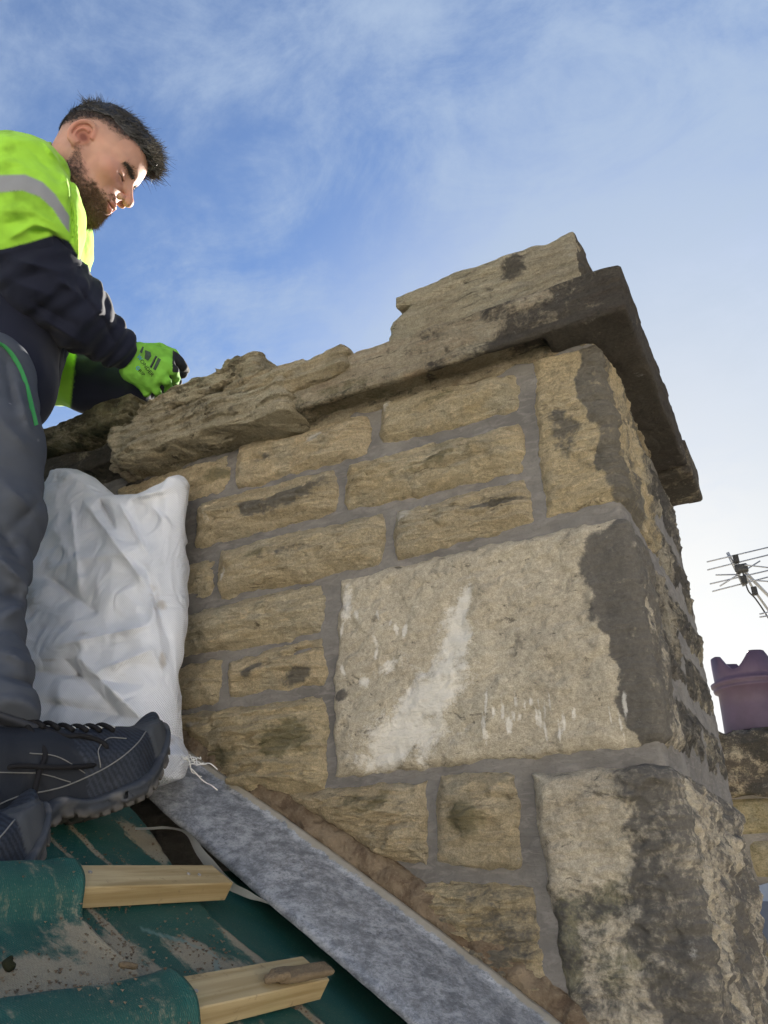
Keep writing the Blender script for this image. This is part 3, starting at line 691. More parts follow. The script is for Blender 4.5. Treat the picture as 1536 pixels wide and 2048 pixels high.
for k in range(1, 4): batten(bt1 - .222 * k, .2, .86, 0)
for k in range(1, 7): batten(bt2 + .19 * k, -1.2, .9, 0)
for k in range(0, 6): batten(bt1 - .2 * k + 0, -1.2, .18, 0)

# house under the roof
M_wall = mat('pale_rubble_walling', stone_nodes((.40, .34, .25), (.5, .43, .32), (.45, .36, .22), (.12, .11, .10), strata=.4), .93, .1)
q_ = MB(); zlo = -6.18
for (x0, x1) in ((-2.5, .6),):
    zt0, zt1 = -HR - KR * x0 - .28, -HR - KR * x1 - .28
    Vh = [(x0, -1.2, zlo), (x1, -1.2, zlo), (x1, 1.1, zlo), (x0, 1.1, zlo), (x0, -1.2, zt0), (x1, -1.2, zt1), (x1, 1.1, zt1), (x0, 1.1, zt0)]
    q_.add(Vh, [(0, 3, 2, 1), (4, 5, 6, 7), (0, 1, 5, 4), (1, 2, 6, 5), (2, 3, 7, 6), (3, 0, 4, 7)])
q_.box(((XL + XC) / 2, (YF + YB) / 2, (-6.18 - .66) / 2), ((XC - XL) / 2 - .02, (YB - YF) / 2 - .02, (6.18 - .66) / 2))
q_.build('wall', M_wall, roof)

# unseen terrace added behind the photographer to bounce sunlight onto the chimney
M_rend = plain('added_terrace_render', (.67, .66, .64), .9, .1, .08, 2)
M_rendg = plain('added_terrace_glass', (.03, .035, .04), .15, .5)
M_doorp = plain('added_terrace_door_paint', (.10, .05, .04), .4, .4)
M_tile = plain('added_terrace_tile', (.20, .19, .185), .8, .2, .25, 5)
ter = empty('added_bounce_terrace', (0, -12.5, -6.2), 'added unseen cream terrace bouncing sunlight onto the chimney', 'houses')
MB().box((0, -15.5, -1.7), (26, 3.5, 4.5)).build('wall', M_rend, ter)  # wall of the added bounce terrace
MB().box((0, -14.2, 4.3), (26.2, 2.6, .12), np.array([[1, 0, 0], [0, math.cos(-.6), math.sin(-.6)], [0, -math.sin(-.6), math.cos(-.6)]])).build('roof', M_tile, ter)  # roof of the added bounce terrace
for k in range(9):
    for zz_, hh_ in ((-4.3, .75), (-1.4, .7), (1.2, .6)):
        for dx in (-1.1, 1.3):
            if zz_ < -4 and dx > 0:
                MB().box((-23 + k * 5.6 + dx, -11.97, -5.15), (.45, .04, 1.02)).build('added_terrace_door', M_doorp, ter); continue
            w_ = MB().box((-23 + k * 5.6 + dx, -11.975, zz_), (.5, .035, hh_)).build('added_terrace_window', M_rendg, ter)

# lead flashing, upstand on the wall running out over the roof
lead_f = lambda t: (lambda o, mk_: (lambda a, b, g, s3: dict(
    c=t.mix(t.math('MULTIPLY', t.ss(t.math('ADD', mk_.outputs['Fac'], t.math('MULTIPLY', t.math('SUBTRACT', t.noise(o, 40, 7, .7), .5), .9)), .45, .6), .85),
        t.mix(t.math('MULTIPLY', t.ss(g, .55, .66), .5), t.mix(t.ss(b, .40, .62), t.mix(a, (.12, .128, .145), (.21, .22, .235)), (.44, .45, .47)), (.07, .08, .095)), (.33, .29, .22)),
    n=t.bump(a, .35, .006, t.bump(g, .35, .0015)), r=t.ss(b, .3, .7, .42, .68)))(t.noise(o, 7, 6, .65, .3), t.noise(t.scale(o, (1, 1, 1.6)), 34, 12, .86, .2), t.noise(o, 180, 4, .7), None))(t.obj(), t.attr('mask'))
M_lead = mat('weathered_lead', lead_f, .55, .4, Metallic=.25)
fl = tag(bpy.data.objects.new('lead_flashing', None), 'grey lead flashing strip running down beside the chimney stones', 'flashing'); SC.collection.objects.link(fl); fl.location = (-.7, 1.12, .0)
A = np.array([PL(x, y, 1, 1.186) for x, y in ((325, 1468), (392, 1520), (490, 1586), (600, 1665), (720, 1752), (840, 1842), (960, 1932), (1110, 2050))]); 
A = np.r_[A, [A[-1] + (A[-1] - A[-2]) * 1.6]]
Bp = [P(x, y, r) for x, y, r in ((270, 1560, 1.50), (325, 1615, 1.44), (420, 1700, 1.375), (600, 1852, 1.23), (690, 1930, 1.19), (832, 2050, 1.135), (930, 2140, 1.10))]
Bp = np.array(Bp + [Bp[-1] + (Bp[-1] - Bp[-2]) * 1.6])
nA = 140; a_ = spline(A, 20); b_ = spline(Bp, 20); a_ = a_[np.linspace(0, len(a_) - 1, nA + 1).astype(int)]; b_ = b_[np.linspace(0, len(b_) - 1, nA + 1).astype(int)]
prof = [(-.02, -.030), (0., .004), (.03, .011), (.06, .010), (.10, .0045)] + [(t, .004 * math.sin(t * 3.1) + .004 * t) for t in np.linspace(.14, .95, 22)] + [(1.0, .0), (1.0, -.006)]
V = []
for t, h in prof:
    q = a_ + (b_ - a_) * t; n = np.cross(np.gradient(a_, axis=0), b_ - a_); n /= np.linalg.norm(n, axis=1)[:, None]; n *= np.sign(n[:, 2:3] + 1e-9)
    V.append(q + n * h)
V = np.array(V); sh = V.shape; V = V.reshape(-1, 3); V[:, 2] += .003 * fbm(V, 5, 2, 3) + .0012 * fbm(V, 40, 3, 4)
tt = np.repeat([p[0] for p in prof], nA + 1); M = np.clip(1.05 - np.abs(tt - .05) / .11, 0, 1) * .75
mk('lead_sheet', V, grid(sh[0] - 1, sh[1] - 1), M_lead, fl, mask=np.c_[M, M, M])
# crumbled mortar fillet between flashing and stones
fil = [np.array(PL(x, y, 1, 1.196)) for x, y in ((330, 1452), (400, 1505), (505, 1572), (620, 1650), (745, 1735), (865, 1825), (985, 1915), (1135, 2035), (1220, 2110))]
c_ = spline(fil, 26); nn = 14; V = []
for j in range(nn + 1):
    a = math.pi * j / nn; V.append(c_ + np.array([0, 0, .0]) + np.array([-.6, 0, -1.0]) * .026 * (-math.cos(a)) * .9 + np.array([0, -.028, 0]) * math.sin(a) + np.array([0, .012, 0]))
V = np.array(V); sh = V.shape; V = V.reshape(-1, 3); V += np.array([0, -1, .4]) * (.010 * fbm(V, (38, 38, 38), 4, 14))[:, None]
mk('mortar_fillet', V, grid(sh[0] - 1, sh[1] - 1), M_dirt, stack)

# debris lying on the roof
M_bark = plain('splintered_wood', (.20, .15, .095), .9, .1, .5, 60, .8, .004)
def splinter(name, label, a, b, w, h, m, cat='debris', seed=0):
    ax = (b - a); ln = np.linalg.norm(ax); ax = ax / ln; up = RN - ax * (RN @ ax); up /= np.linalg.norm(up); sd2 = np.cross(ax, up); R = np.array([ax, sd2, up]); c = (a + b) / 2
    def f(p): return box(p, c, (ln / 2, w, h), .003, R) + .004 * fbm(p @ R.T, (14, 70, 70), 3, seed) + .25 * np.maximum(0, np.abs((p - c) @ ax) - ln * .3) * .25
    V, Q = snet(f, c - ln * .62, c + ln * .62, .0022)
    o = mk(name, V, Q, m); return tag(o, label, cat)
splinter('wood_splinter', 'broken splinter of old wood lying on the lower batten end', RP(*RQ(520, 1930, .036), .036), RP(*RQ(622, 1908, .046), .046), .010, .005, M_bark, seed=4)
splinter('wood_splinter', 'thin flaky strip of bark against the top of the lower batten', RP(*RQ(500, 1945, .03), .034), RP(*RQ(542, 1912, .05), .05), .005, .004, M_bark, seed=9)
splinter('wood_splinter', 'small dark sliver of wood on the green underlay at lower left', RP(*RQ(218, 1963, .0), .018), RP(*RQ(258, 1968, .0), .018), .003, .0025, M_bark, seed=12)
M_chip = plain('ochre_chip', (.42, .27, .12), .9, .1)
q = RP(*RQ(225, 2012, .0), .018); V, Q = snet(lambda p: ell(p, q, (.010, .008, .004)) + .004 * pn(p, 130), q - .02, q + .02, .0015)
tag(mk('stone_chip', V, Q, M_chip), 'small ochre stone chip lying on the lapped underlay', 'stone')
q = RP(*RQ(0, 1965, .0), .016); V, Q = snet(lambda p: sph(p, q, .0055) + .004 * fbm(p, 140, 3), q - .025, q + .025, .0015)
tag(mk('moss_clump', V, Q, plain('dark_moss', (.02, .022, .012), .95, .1, .5, 80)), 'dark clump of moss at the left edge of the roof', 'moss')
grit = MB(); rg = random.Random(3)
for k in range(900):
    if k % 3: x, y, rx, ry, _ = DB[rg.randrange(len(DB))]; X = rg.gauss(x, rx * .8); Y = rg.gauss(y, ry * .8)
    else: X = rg.uniform(-.9, -.45); Y = rg.uniform(.5, .93)
    if Y > me_edge(np.array([X]))[0] - .01 or X < -1.1: continue
    h = sag(np.array([X]), np.array([Y]))[0]
    if Y < tedge(np.array([X]))[0]: h = hcover(np.array([X]), np.array([Y]))[0]
    s_ = rg.uniform(.0006, .0018); c = RP(X, Y, h + s_ * .4)
    T = np.array([[1, 1, 1], [1, -1, -1], [-1, 1, -1], [-1, -1, 1]]) * s_ * np.array([[rg.uniform(.5, 1.2), rg.uniform(.5, 1.2), .7]])
    grit.add(T + c, [(0, 1, 2), (0, 3, 1), (0, 2, 3), (1, 3, 2)])
tag(grit.build('grit', M_dirt, kind='stuff'), 'scattered sandy grit on the green underlay', 'grit')

# ------------------------------------------------------------------ ground far below and the neighbouring stack
def ground_f(t):
    o = t.obj(); a = t.noise(o, .15, 6, .6); g = t.noise(o, 3, 5, .7); return dict(c=t.mix(t.ss(a, .36, .52), t.mix(g, (.16, .17, .07), (.27, .26, .13)), (.47, .42, .35)))
gm = mat('street_and_gardens', ground_f, .95, .1)
g_ = MB(); g_.add([(-900, -900, -6.2), (900, -900, -6.2), (900, 900, -6.2), (-900, 900, -6.2)], [(0, 1, 2, 3)]); tag(g_.build('ground', gm), kind='structure')
nb = empty('neighbour_chimney', (1.4, 4.6, -1.0), 'pale stone neighbouring chimney stack with mossy dark coping', 'chimney')
YN = 4.3
def NZ(px, py, y=YN): return PL(px, py, 1, y)
zt = NZ(1500, 1590)[2]; zt2 = NZ(1500, 1467)[2]; xl = NZ(1380, 1600)[0]
rk = random.Random(5); z0 = zt
row = 0
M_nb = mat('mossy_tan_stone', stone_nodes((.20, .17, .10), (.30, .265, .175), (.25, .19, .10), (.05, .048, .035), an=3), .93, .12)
while z0 > -1.2:
    hh = rk.uniform(.15, .2); x0 = xl - .2 * (row % 2)
    while x0 < xl + 1.5:
        w = rk.uniform(.24, .42); cx, cz = x0 + w / 2, z0 - hh / 2; sdx = rk.randrange(99)
        def fs(u, v): return None
        nu_, nv_ = 14, 9; uu, vv = np.meshgrid(np.linspace(-1, 1, nu_ + 1), np.linspace(-1, 1, nv_ + 1), indexing='ij'); uu = uu.ravel(); vv = vv.ravel()
        xx = cx + uu * (w / 2 - .012) * np.sqrt(1 - .12 * vv * vv); zz2 = cz + vv * (hh / 2 - .012) * np.sqrt(1 - .12 * uu * uu)
        e = np.minimum((1 - abs(uu)) * w / 2, (1 - abs(vv)) * hh / 2); yy = YN - (1 - np.exp(-e / .015)) * (.02 + .012 * fbm(np.c_[xx, xx * 0, zz2], 12, 3, sdx)) + .012 * np.exp(-e / .01)
        mk('stone', np.c_[xx, yy, zz2], grid(nu_, nv_), M_nb, nb, mask=np.c_[xx * 0 + .2, xx * 0 + .45, xx * 0]); x0 += w
    z0 -= hh; row += 1
MB().box((xl + .75, YN + .36, (zt - 1.4) / 2 + .0), (.74, .352, (zt + 1.4) / 2)).build('mortar', M_mortar, nb)
def mneb(V): return np.c_[np.clip(.62 + fbm(V, 5, 3, 3) * .6, 0, 1), np.clip(.4 + fbm(V, 5, 3, 9), 0, 1), .55 * (fbm(V, 7, 3, 19) > .25) * (V[:, 2] > zt2 - .04)]
slab('coping_stone', (xl + .75, YN + .33, (zt + zt2) / 2 - .0), (.80, .43, (zt2 - zt) / 2), .02, M_cop, .03, (5, 5, 9), .01, 22, 41, 0, step=.018, mask=mneb, parent=nb)
pot_c = PL(1516, 1460, 1, YN + .28); rp = .16
zp0 = pot_c[2] - .01; zt3 = PL(1505, 1312, 1, YN + .28)[2]; Hh = zt3 - zp0
M_pot = plain('purple_brown_terracotta', (.07, .046, .074), .55, .35, .35, 14, .15, .004)
pot = empty('chimney_pot', (pot_c[0], pot_c[1], zp0), 'purple brown clay pot with scalloped crown on the neighbouring stack', 'chimney pot')
pm = MB(); n = 64; prof = [(rp * 1.0, 0), (rp * .97, Hh * .30), (rp * .95, Hh * .52), (rp * 1.06, Hh * .545), (rp * 1.08, Hh * .575), (rp * 1.02, Hh * .59), (rp * 1.12, Hh * .615), (rp * 1.13, Hh * .655), (rp * 1.0, Hh * .67), (rp * .99, Hh * .72)]
pm.lathe((pot_c[0], pot_c[1], zp0), prof, n); pm.build('pot_body', M_pot, pot, True)
V = []; 
for rr_ in (rp * .99, rp * .86):
    for lvl in (0, 1):
        for j in range(n):
            a = 2 * math.pi * j / n; sc = abs(math.sin(2 * a + .5)) ** .75; z = Hh * .70 if lvl == 0 else Hh * (.80 + .20 * (1 - min(1, 1.35 * (1 - sc))))
            z = Hh * .70 if lvl == 0 else Hh * (1.0 - .22 * max(0, 1 - (1 - abs(math.cos(2 * a + .5)) ** 2.0) * 1.25))
            V.append((pot_c[0] + rr_ * math.cos(a), pot_c[1] + rr_ * math.sin(a), zp0 + z))
Q = []
for j in range(n):
    k = (j + 1) % n; Q += [(j, k, n + k, n + j), (2 * n + k, 2 * n + j, 3 * n + j, 3 * n + k), (n + j, n + k, 3 * n + k, 3 * n + j)]
MB2 = MB(); MB2.add(V, Q); MB2.build('scalloped_crown', M_pot, pot, True)
# neighbour roof corner with slates below the stack
M_slate = plain('blue_grey_slate', (.10, .11, .13), .6, .4, .3, 12)
nr = empty('neighbour_roof', (1.6, 3.9, -.6), 'grey slate roof corner below the neighbouring stack', 'roof')
q0 = PL(1512, 1790, 1, 3.9)
for r in range(12):
    for k in range(5):
        c = q0 + np.array([.02 + k * .27 + (r % 2) * .13, -.09 - r * .16, -.10 - r * .11]); a = math.radians(34)
        MB().box(c, (.13, .13, .006), np.array([[1, 0, 0], [0, math.cos(a), math.sin(a)], [0, -math.sin(a), math.cos(a)]]) @ rotY(-3), .002).build('slate', M_slate, nr)
MB().box(q0 + np.array([.7, -1.0, -.9]), (.70, 1.0, .15), np.array([[1, 0, 0], [0, math.cos(.6), math.sin(.6)], [0, -math.sin(.6), math.cos(.6)]])).build('roof_deck', M_slate, nr)
MB().box(q0 + np.array([.9, 1.5, -4.0]), (1.2, 1.9, 2.7)).build('wall', M_side, nr)
M_leadp = plain('plain_lead', (.30, .33, .37), .5, .4)
MB().box(q0 + np.array([.3, .12, .04]), (.5, .12, .008), np.array([[1, 0, 0], [0, math.cos(.5), math.sin(.5)], [0, -math.sin(.5), math.cos(.5)]]) @ rotY(14), .002).build('lead_apron', M_leadp, nr)
# television aerial
M_cab = plain('black_cable', (.02, .02, .02), .6)
RA = 6.5
M_al = plain('dull_aluminium', (.30, .31, .33), .45, .5, .1, Metallic=.7)
an = empty('tv_aerial', P(1530, 1300, RA), 'multi-element television aerial against the bright sky', 'aerial')
def T(name, pts, rad, m=M_al, n=6): MB().tube([P(x, y, RA + dz) for x, y, dz in pts], rad, n).build(name, m, an, True)
T('boom', [(1455, 1105, 0), (1488, 1172, .05)], .012)
T('boom', [(1474, 1128, .0), (1560, 1215, .9)], .013)
T('support_arm', [(1490, 1150, .1), (1508, 1180, .3), (1540, 1225, .5), (1575, 1290, .5)], .010)
T('mast', [(1575, 1190, .6), (1610, 1700, .6)], .02)
MB().tube(spline([P(x_, y_, RA + .1) for x_, y_ in ((1486, 1146), (1496, 1180), (1510, 1196), (1528, 1222), (1552, 1262), (1585, 1330))], 5), .006, 5).build('cable', M_cab, an, True)
for cx_, cy_ in ((1472, 1118), (1488, 1160), (1509, 1182)): MB().box(P(cx_, cy_, RA), (.02, .02, .03), bev=.004).build('bracket', M_cab, an)
V, Q = snet(lambda p: box(p, P(1483, 1137, RA), (.045, .03, .03), .01), P(1483, 1137, RA) - .1, P(1483, 1137, RA) + .1, .008); mk('junction_box', V, Q, plain('black_plastic', (.03, .03, .03), .5), an)
for x0, y0, x1, y1 in ((1414, 1124, 1540, 1094), (1415, 1140, 1545, 1108), (1420, 1168, 1550, 1138), (1425, 1183, 1545, 1152), (1432, 1150, 1480, 1149), (1440, 1172, 1520, 1122), (1490, 1130, 1560, 1138), (1520, 1228, 1545, 1222), (1520, 1234, 1548, 1230), (1500, 1160, 1560, 1165)):
    T('element', [(x0, y0, -.1), (x1, y1, .15)], .0055, n=5)

# ------------------------------------------------------------------ white woven rubble sack
def sack_f(t):
    o = t.obj(); mk_ = t.attr('mask'); sp = t.node('SeparateColor'); t.put(sp.inputs[0], mk_.outputs['Color'])
    uv = t.node('SeparateXYZ'); t.put(uv.inputs[0], t.vmath('ADD', o, t.vmath('SCALE', t.noise(o, 5, 2, .5, 0, out=1), .012)))
    wx = t.math('SINE', t.math('MULTIPLY', t.math('ADD', uv.outputs[0], t.math('MULTIPLY', uv.outputs[1], .6)), 1500)); wz = t.math('SINE', t.math('MULTIPLY', uv.outputs[2], 1500))
    wv = t.math('MULTIPLY', wx, wz); a = t.noise(o, 6, 6, .65, .5); g = t.noise(o, 50, 6, .7)
    c = t.mix(t.ss(a, .35, .65), (.70, .73, .79), (.84, .86, .91)); c = t.mix(t.ss(wv, .0, .8, 0, .42), c, (.36, .36, .35))
    dm = t.math('ADD', sp.outputs[0], t.math('MULTIPLY', t.math('SUBTRACT', g, .5), .8)); c = t.mix(t.math('MULTIPLY', t.ss(dm, .4, .8), .6), c, (.33, .27, .19))
    return dict(c=c, n=t.bump(wv, .8, .0012, t.bump(t.math('ABSOLUTE', t.math('SUBTRACT', t.noise(o, 11, 4, .55, 1.5), .5)), .6, .03, t.bump(t.noise(t.scale(o, (1, 1, .4)), 26, 5, .6, 1.0), .4, .01))))
M_sack = mat('woven_polypropylene', sack_f, .5, .4, **{'Sheen Weight': .1})
sk0 = P(200, 1480, 1.5)
CRS = []
def crease(x0, y0, x1, y1, amp, w): CRS.append((x0, y0, x1, y1, amp, w))
for c in ((170, 1005, 300, 1180, .012, 14), (300, 1180, 330, 1330, .014, 13), (120, 1290, 300, 1250, .012, 22), (60, 1340, 280, 1370, -.010, 18), (150, 1310, 350, 1500, .016, 26), (240, 1010, 290, 1100, .010, 9),
          (290, 1130, 365, 1380, -.012, 12), (330, 1010, 352, 1250, .008, 10), (130, 1320, 250, 1440, -.012, 18), (90, 1150, 200, 1230, -.010, 24), (300, 1300, 350, 1370, .014, 9), (200, 1000, 232, 1060, -.012, 7),
          (60, 1400, 300, 1440, -.010, 20), (150, 1120, 280, 1100, .006, 16), (140, 1000, 160, 1180, .006, 8), (255, 1000, 372, 968, .010, 10), (300, 1010, 378, 1090, .007, 9), (200, 1340, 330, 1290, .010, 12)):
    crease(*c)
def proj(p):
    z = p @ CF; return 768 + F_PX * (p @ CR) / z, 1024 - F_PX * (p @ CU) / z
OUT = np.array([(60, 1030), (92, 1015), (112, 990), (128, 950), (165, 944), (195, 958), (240, 997), (300, 996), (345, 976), (376, 957), (383, 968), (378, 1000), (374, 1080), (377, 1150), (378, 1240), (368, 1340), (358, 1400), (347, 1470), (372, 1510), (352, 1560), (200, 1600), (0, 1600), (-60, 1500), (-50, 1200), (0, 1100)], float)
FB = MB  # (shape helper)
def in_poly_sdf(x, y, poly):
    d = np.full(x.shape, 1e18); s = np.ones(x.shape)
    n = len(poly); j = n - 1
    for i in range(n):
        ex, ey = poly[j] - poly[i]; wx, wy = x - poly[i][0], y - poly[i][1]
        t = np.clip((wx * ex + wy * ey) / (ex * ex + ey * ey), 0, 1); d = np.minimum(d, (wx - ex * t) ** 2 + (wy - ey * t) ** 2)
        c1 = y >= poly[i][1]; c2 = y < poly[j][1]; c3 = ex * wy > ey * wx
        k = (c1 & c2 & c3) | (~c1 & ~c2 & ~c3); s = np.where(k, -s, s); j = i
    return s * np.sqrt(d)
# front shell given on its own upright plane near the wall, bulging towards the roof side
SA = PL(376, 957, 1, 1.165); SB_ = PL(60, 1030, 1, 1.10)
out3 = []
for x, y in OUT:
    yy = np.interp(y, (940, 1300, 1600), (1.155, 1.10, 1.03)) - np.interp(x, (-60, 370), (.06, .0)); out3.append(PL(x, y, 1, yy))
out3 = np.array(out3); O2 = out3[:, [0, 2]]
def sackf(p):
    y0 = np.interp(p[:, 2], (O2[:, 1].min(), .45, O2[:, 1].max()), (1.03, 1.09, 1.15)) - np.interp(p[:, 0], (-1.6, -1.05), (.07, 0))
    e = in_poly_sdf(p[:, 0], p[:, 2], O2); ins = np.clip(-e, 0, 1)
    low_ = np.clip((.62 - p[:, 2]) / .4, 0, 1)
    th = .012 + (.018 + .065 * low_) * (1 - np.exp(-ins / (.03 + .05 * low_)))
    x, y = proj(p); cr = 0
    for x0, y0_, x1, y1, amp, w in CRS:
        t = np.clip(((x - x0) * (x1 - x0) + (y - y0_) * (y1 - y0_)) / ((x1 - x0) ** 2 + (y1 - y0_) ** 2), 0, 1)
        dd = np.hypot(x - x0 - t * (x1 - x0), y - y0_ - t * (y1 - y0_)) / w; cr = cr + 2.0 * amp * np.exp(-dd * 1.5) * np.minimum(1, 4 * t * (1 - t) + .35)
    wr = .016 * fbm(p, (7, 7, 4), 3, 61) + .030 * ridged(p, (8, 8, 6), 3, 63) + .026 * ridged(p, (24, 24, 14), 3, 65) * np.exp(-((p[:, 2] - O2[:, 1].max()) / .07) ** 2 - ((x - 165) / 70) ** 2) + .006 * (.3 - np.abs(pn(p, (14, 14, 6), 66))) + .010 * fbm(p, (26, 26, 12), 3, 71) * np.exp(-((p[:, 2] - O2[:, 1].max()) / .08) ** 2)
    d = np.abs(p[:, 1] - y0) - (th + (cr + wr * 1.3) * .9 * np.minimum(1, ins / .02 + .15)) * 1.0
    return smax(d * .75, e, .012)
lo, hi = out3.min(0) - .05, out3.max(0) + .05; lo[1] = .88; hi[1] = 1.25
V, Q = snet(sackf, lo, hi, .0036)
x, y = proj(V); M = np.zeros((len(V), 3))
for bx, by, rx, ry, st in ((120, 960, 30, 40, .55), (210, 985, 30, 25, .5), (310, 1190, 25, 45, .6), (325, 1320, 12, 30, .8), (300, 1440, 30, 15, .7), (100, 1320, 60, 8, .6), (60, 1200, 20, 60, .7), (170, 1270, 50, 25, .55), (90, 1130, 25, 30, .6), (320, 1210, 25, 20, .7), (374, 975, 10, 18, .6), (340, 1480, 20, 20, .6), (230, 1350, 90, 8, .4)):
    M[:, 0] = np.maximum(M[:, 0], st * np.exp(-((x - bx) / rx) ** 2 - ((y - by) / ry) ** 2))
sack = empty('rubble_sack', (-1.25, 1.08, .25), 'crumpled white woven sack propped against the chimney stones', 'sack')
mk('sack_cloth', V, Q, M_sack, sack, mask=M)
M_thread = plain('white_thread', (.7, .69, .66), .8)
for k in range(7):
    a = P(362 + k * 3, 1512 + k * 2, 1.30); pts = [a]
    for j in range(7): pts.append(pts[-1] + np.array([.006 + rnd.uniform(-.004, .004), rnd.uniform(-.005, .004), -.0035 + rnd.uniform(-.006, .006)]))
    MB().tube(spline(pts, 3), .0009, 4).build('loose_thread', M_thread, sack, True)

# ------------------------------------------------------------------ roofer
def attr_mat(name, rough=.8, spec=.25, bs=60, bstr=.25, bd=.002, weave=0, sheen=0.0, sss=0.0):
    def f(t):
        a = t.attr('Col'); o = t.obj(); n = t.noise(o, bs, 5, .65); n2 = t.noise(o, 14, 4, .6)
        c = t.mix(t.ss(n2, .3, .7, 0, .22), a.outputs['Color'], t.mix(1.0, a.outputs['Color'], (.72, .72, .72), 'MULTIPLY'))
        nr_ = t.bump(n, bstr, bd)
        if weave: nr_ = t.bump(t.math('MULTIPLY', t.math('SINE', t.math('MULTIPLY', t.node('SeparateXYZ').outputs[0], 1)), 1), .0, .001, nr_)
        return dict(c=c, n=nr_)
    kw = {}
    if sheen: kw['Sheen Weight'] = sheen; kw['Sheen Roughness'] = .4
    if sss: kw['Subsurface Weight'] = sss; kw['Subsurface Radius'] = (.012, .004, .002); kw['Subsurface Scale'] = 1.0
    return mat(name, f, rough, spec, **kw)
M_skin = attr_mat('skin', .6, .28, 420, .5, .0007, sss=.2)
M_cloth = attr_mat('work_clothing', .9, .12, 300, .3, .0006, sheen=.12)
M_trs = attr_mat('trouser_cloth', .85, .15, 300, .3, .0006)
M_shoe = attr_mat('shoe_mesh_and_rubber', .7, .3, 200, .4, .001)
M_glove = attr_mat('knitted_glove', .85, .2, 500, .5, .0006)
M_hair = plain('dark_brown_hair', (.010, .009, .009), .45, .5, .4, 90)
M_beard = plain('sunlit_ginger_beard', (.085, .048, .026), .55, .4, .5, 60)

# head frame: F forward, Lf left, Up
HC = P(182, 327, 2.08)                                         # mid-point between the ears
hv = HC / np.linalg.norm(HC); vh = np.array([hv[0], hv[1], 0]); vh /= np.linalg.norm(vh); Wd = np.cross(vh, [0, 0, 1.0])
PSI, DEL, TLT, HS = math.radians(7.3), math.radians(30.5), math.radians(9.5), 1.0
Fh = Wd * math.cos(PSI) - vh * math.sin(PSI)
HF = Fh * math.cos(DEL) - np.array([0, 0, 1]) * math.sin(DEL)
HL = np.cross([0, 0, 1.0], Fh); HL /= np.linalg.norm(HL); HU = np.cross(HF, HL)
HL, HU = HL * math.cos(TLT) + HU * math.sin(TLT), -HL * math.sin(TLT) + HU * math.cos(TLT)
Rh = np.array([HF, HL, HU])                                    # rows: local axes
def Hl(p): return ((np.asarray(p) - HC) @ Rh.T / HS).astype(np.float32)
def Hw(q): return HC + np.asarray(q, float) * HS @ Rh
NB = Hl(P(100, 420, 2.12))                                      # base of the neck in head space
def headf(p, fine=True):
    q = Hl(p); x, y, z = q[:, 0], q[:, 1], q[:, 2]; ya = np.abs(y); m = np.c_[x, ya, z]
    d = ell(q, (-.004, 0, .052), (.098, .076, .088))
    d = smin(d, ell(q, (.040, 0, .030), (.058, .062, .070)), .03)           # forehead
    d = smin(d, ell(q, (.045, 0, -.030), (.046, .054, .070)), .025)         # face
    d = smin(d, cone(m, (-.005, .058, -.030), (.018, .050, -.072), .014, .012), .025)
    d = smin(d, cone(m, (.018, .048, -.074), (.070, .012, -.106), .016, .019), .03)  # jaw
    d = smin(d, sph(m, (.078, .010, -.104), .017), .02)                     # chin
    d = smin(d, cone(m, (.082, .008, .026), (.070, .045, .026), .013, .010), .014)   # brow
    d = smin(d, sph(m, (.058, .046, -.016), .022), .02)                      # cheek bone
    d = smax(d, -sph(m, (.104, .032, .004), .021), .016)                     # eye hollow
    d = smin(d, sph(m, (.074, .031, .001), .0150), .005)                     # lidded eye
    d = smin(d, cone(m, (.0895, .020, -.001), (.084, .043, .000), .0022, .002), .003)  # upper lid fold
    d = smin(d, cone(m, (.086, .018, -.010), (.081, .042, -.009), .002, .002), .004)
    d = smin(d, cone(q, (.088, 0, .016), (.118, 0, -.026), .0085, .0098), .010)       # nose bridge
    d = smin(d, sph(q, (.1195, 0, -.031), .0112), .008)
    d = smin(d, sph(m, (.106, .0135, -.036), .0088), .006)
    d = smax(d, -cone(m, (.1135, .0072, -.047), (.109, .0075, -.036), .0042, .003), .003)
    d = smin(d, ell(q, (.082, 0, -.066), (.022, .030, .026)), .014)          # muzzle
    d = smin(d, cone(m, (.1045, .003, -.0605), (.094, .021, -.066), .0052, .0026), .005)
    d = smin(d, cone(m, (.1025, .0, -.0745), (.093, .018, -.069), .0062, .0028), .006)
    d = smax(d, -cone(m, (.110, 0, -.0670), (.094, .024, -.0672), .0022, .0012), .003)
    # neck
    d = smin(d, cone(q, (-.025, 0, -.02), NB, .057, .068), .03)
    # ear
    e = m - A3(-.014, .073, .002); sl = .55
    g = np.c_[e[:, 0] - .1 * e[:, 2], e[:, 1] + sl * e[:, 0], e[:, 2]]
    th_ = np.arctan2(g[:, 2] - .004, g[:, 0]); rx_ = np.hypot((g[:, 0]) / .0175, (g[:, 2] - .003) / .031)
    rad = np.hypot(g[:, 0], g[:, 2] - .003); rim = np.hypot((rx_ - 1) * .021, g[:, 1] - .0095) - .0042          # helix rim
    plate = np.maximum((rx_ - 1) * .02, np.abs(g[:, 1] - .0035) - .0022)
    ant = np.hypot((np.hypot((g[:, 0] - .002) / .010, (g[:, 2] + .001) / .018) - 1) * .012, g[:, 1] - .0085) - .0028
    rim = np.where((g[:, 0] > .010) & (g[:, 2] < .006), rim + .006, rim)
    ear = smin(smin(rim, plate, .003), np.where(g[:, 0] > .006, ant + .01, ant), .003)
    ear = smin(ear, cone(g, (.002, .004, -.026), (.006, .003, -.031), .0078, .005), .006); ear = smin(ear, sph(g, (.014, .003, -.004), .0048), .004)
    d = smin(d, ear, .005)
    d = d + .0012 * fbm(q, 40, 2, 3)
    return d * HS
lo = np.minimum(HC - .2, Hw(NB) - .09); hi = HC + .2
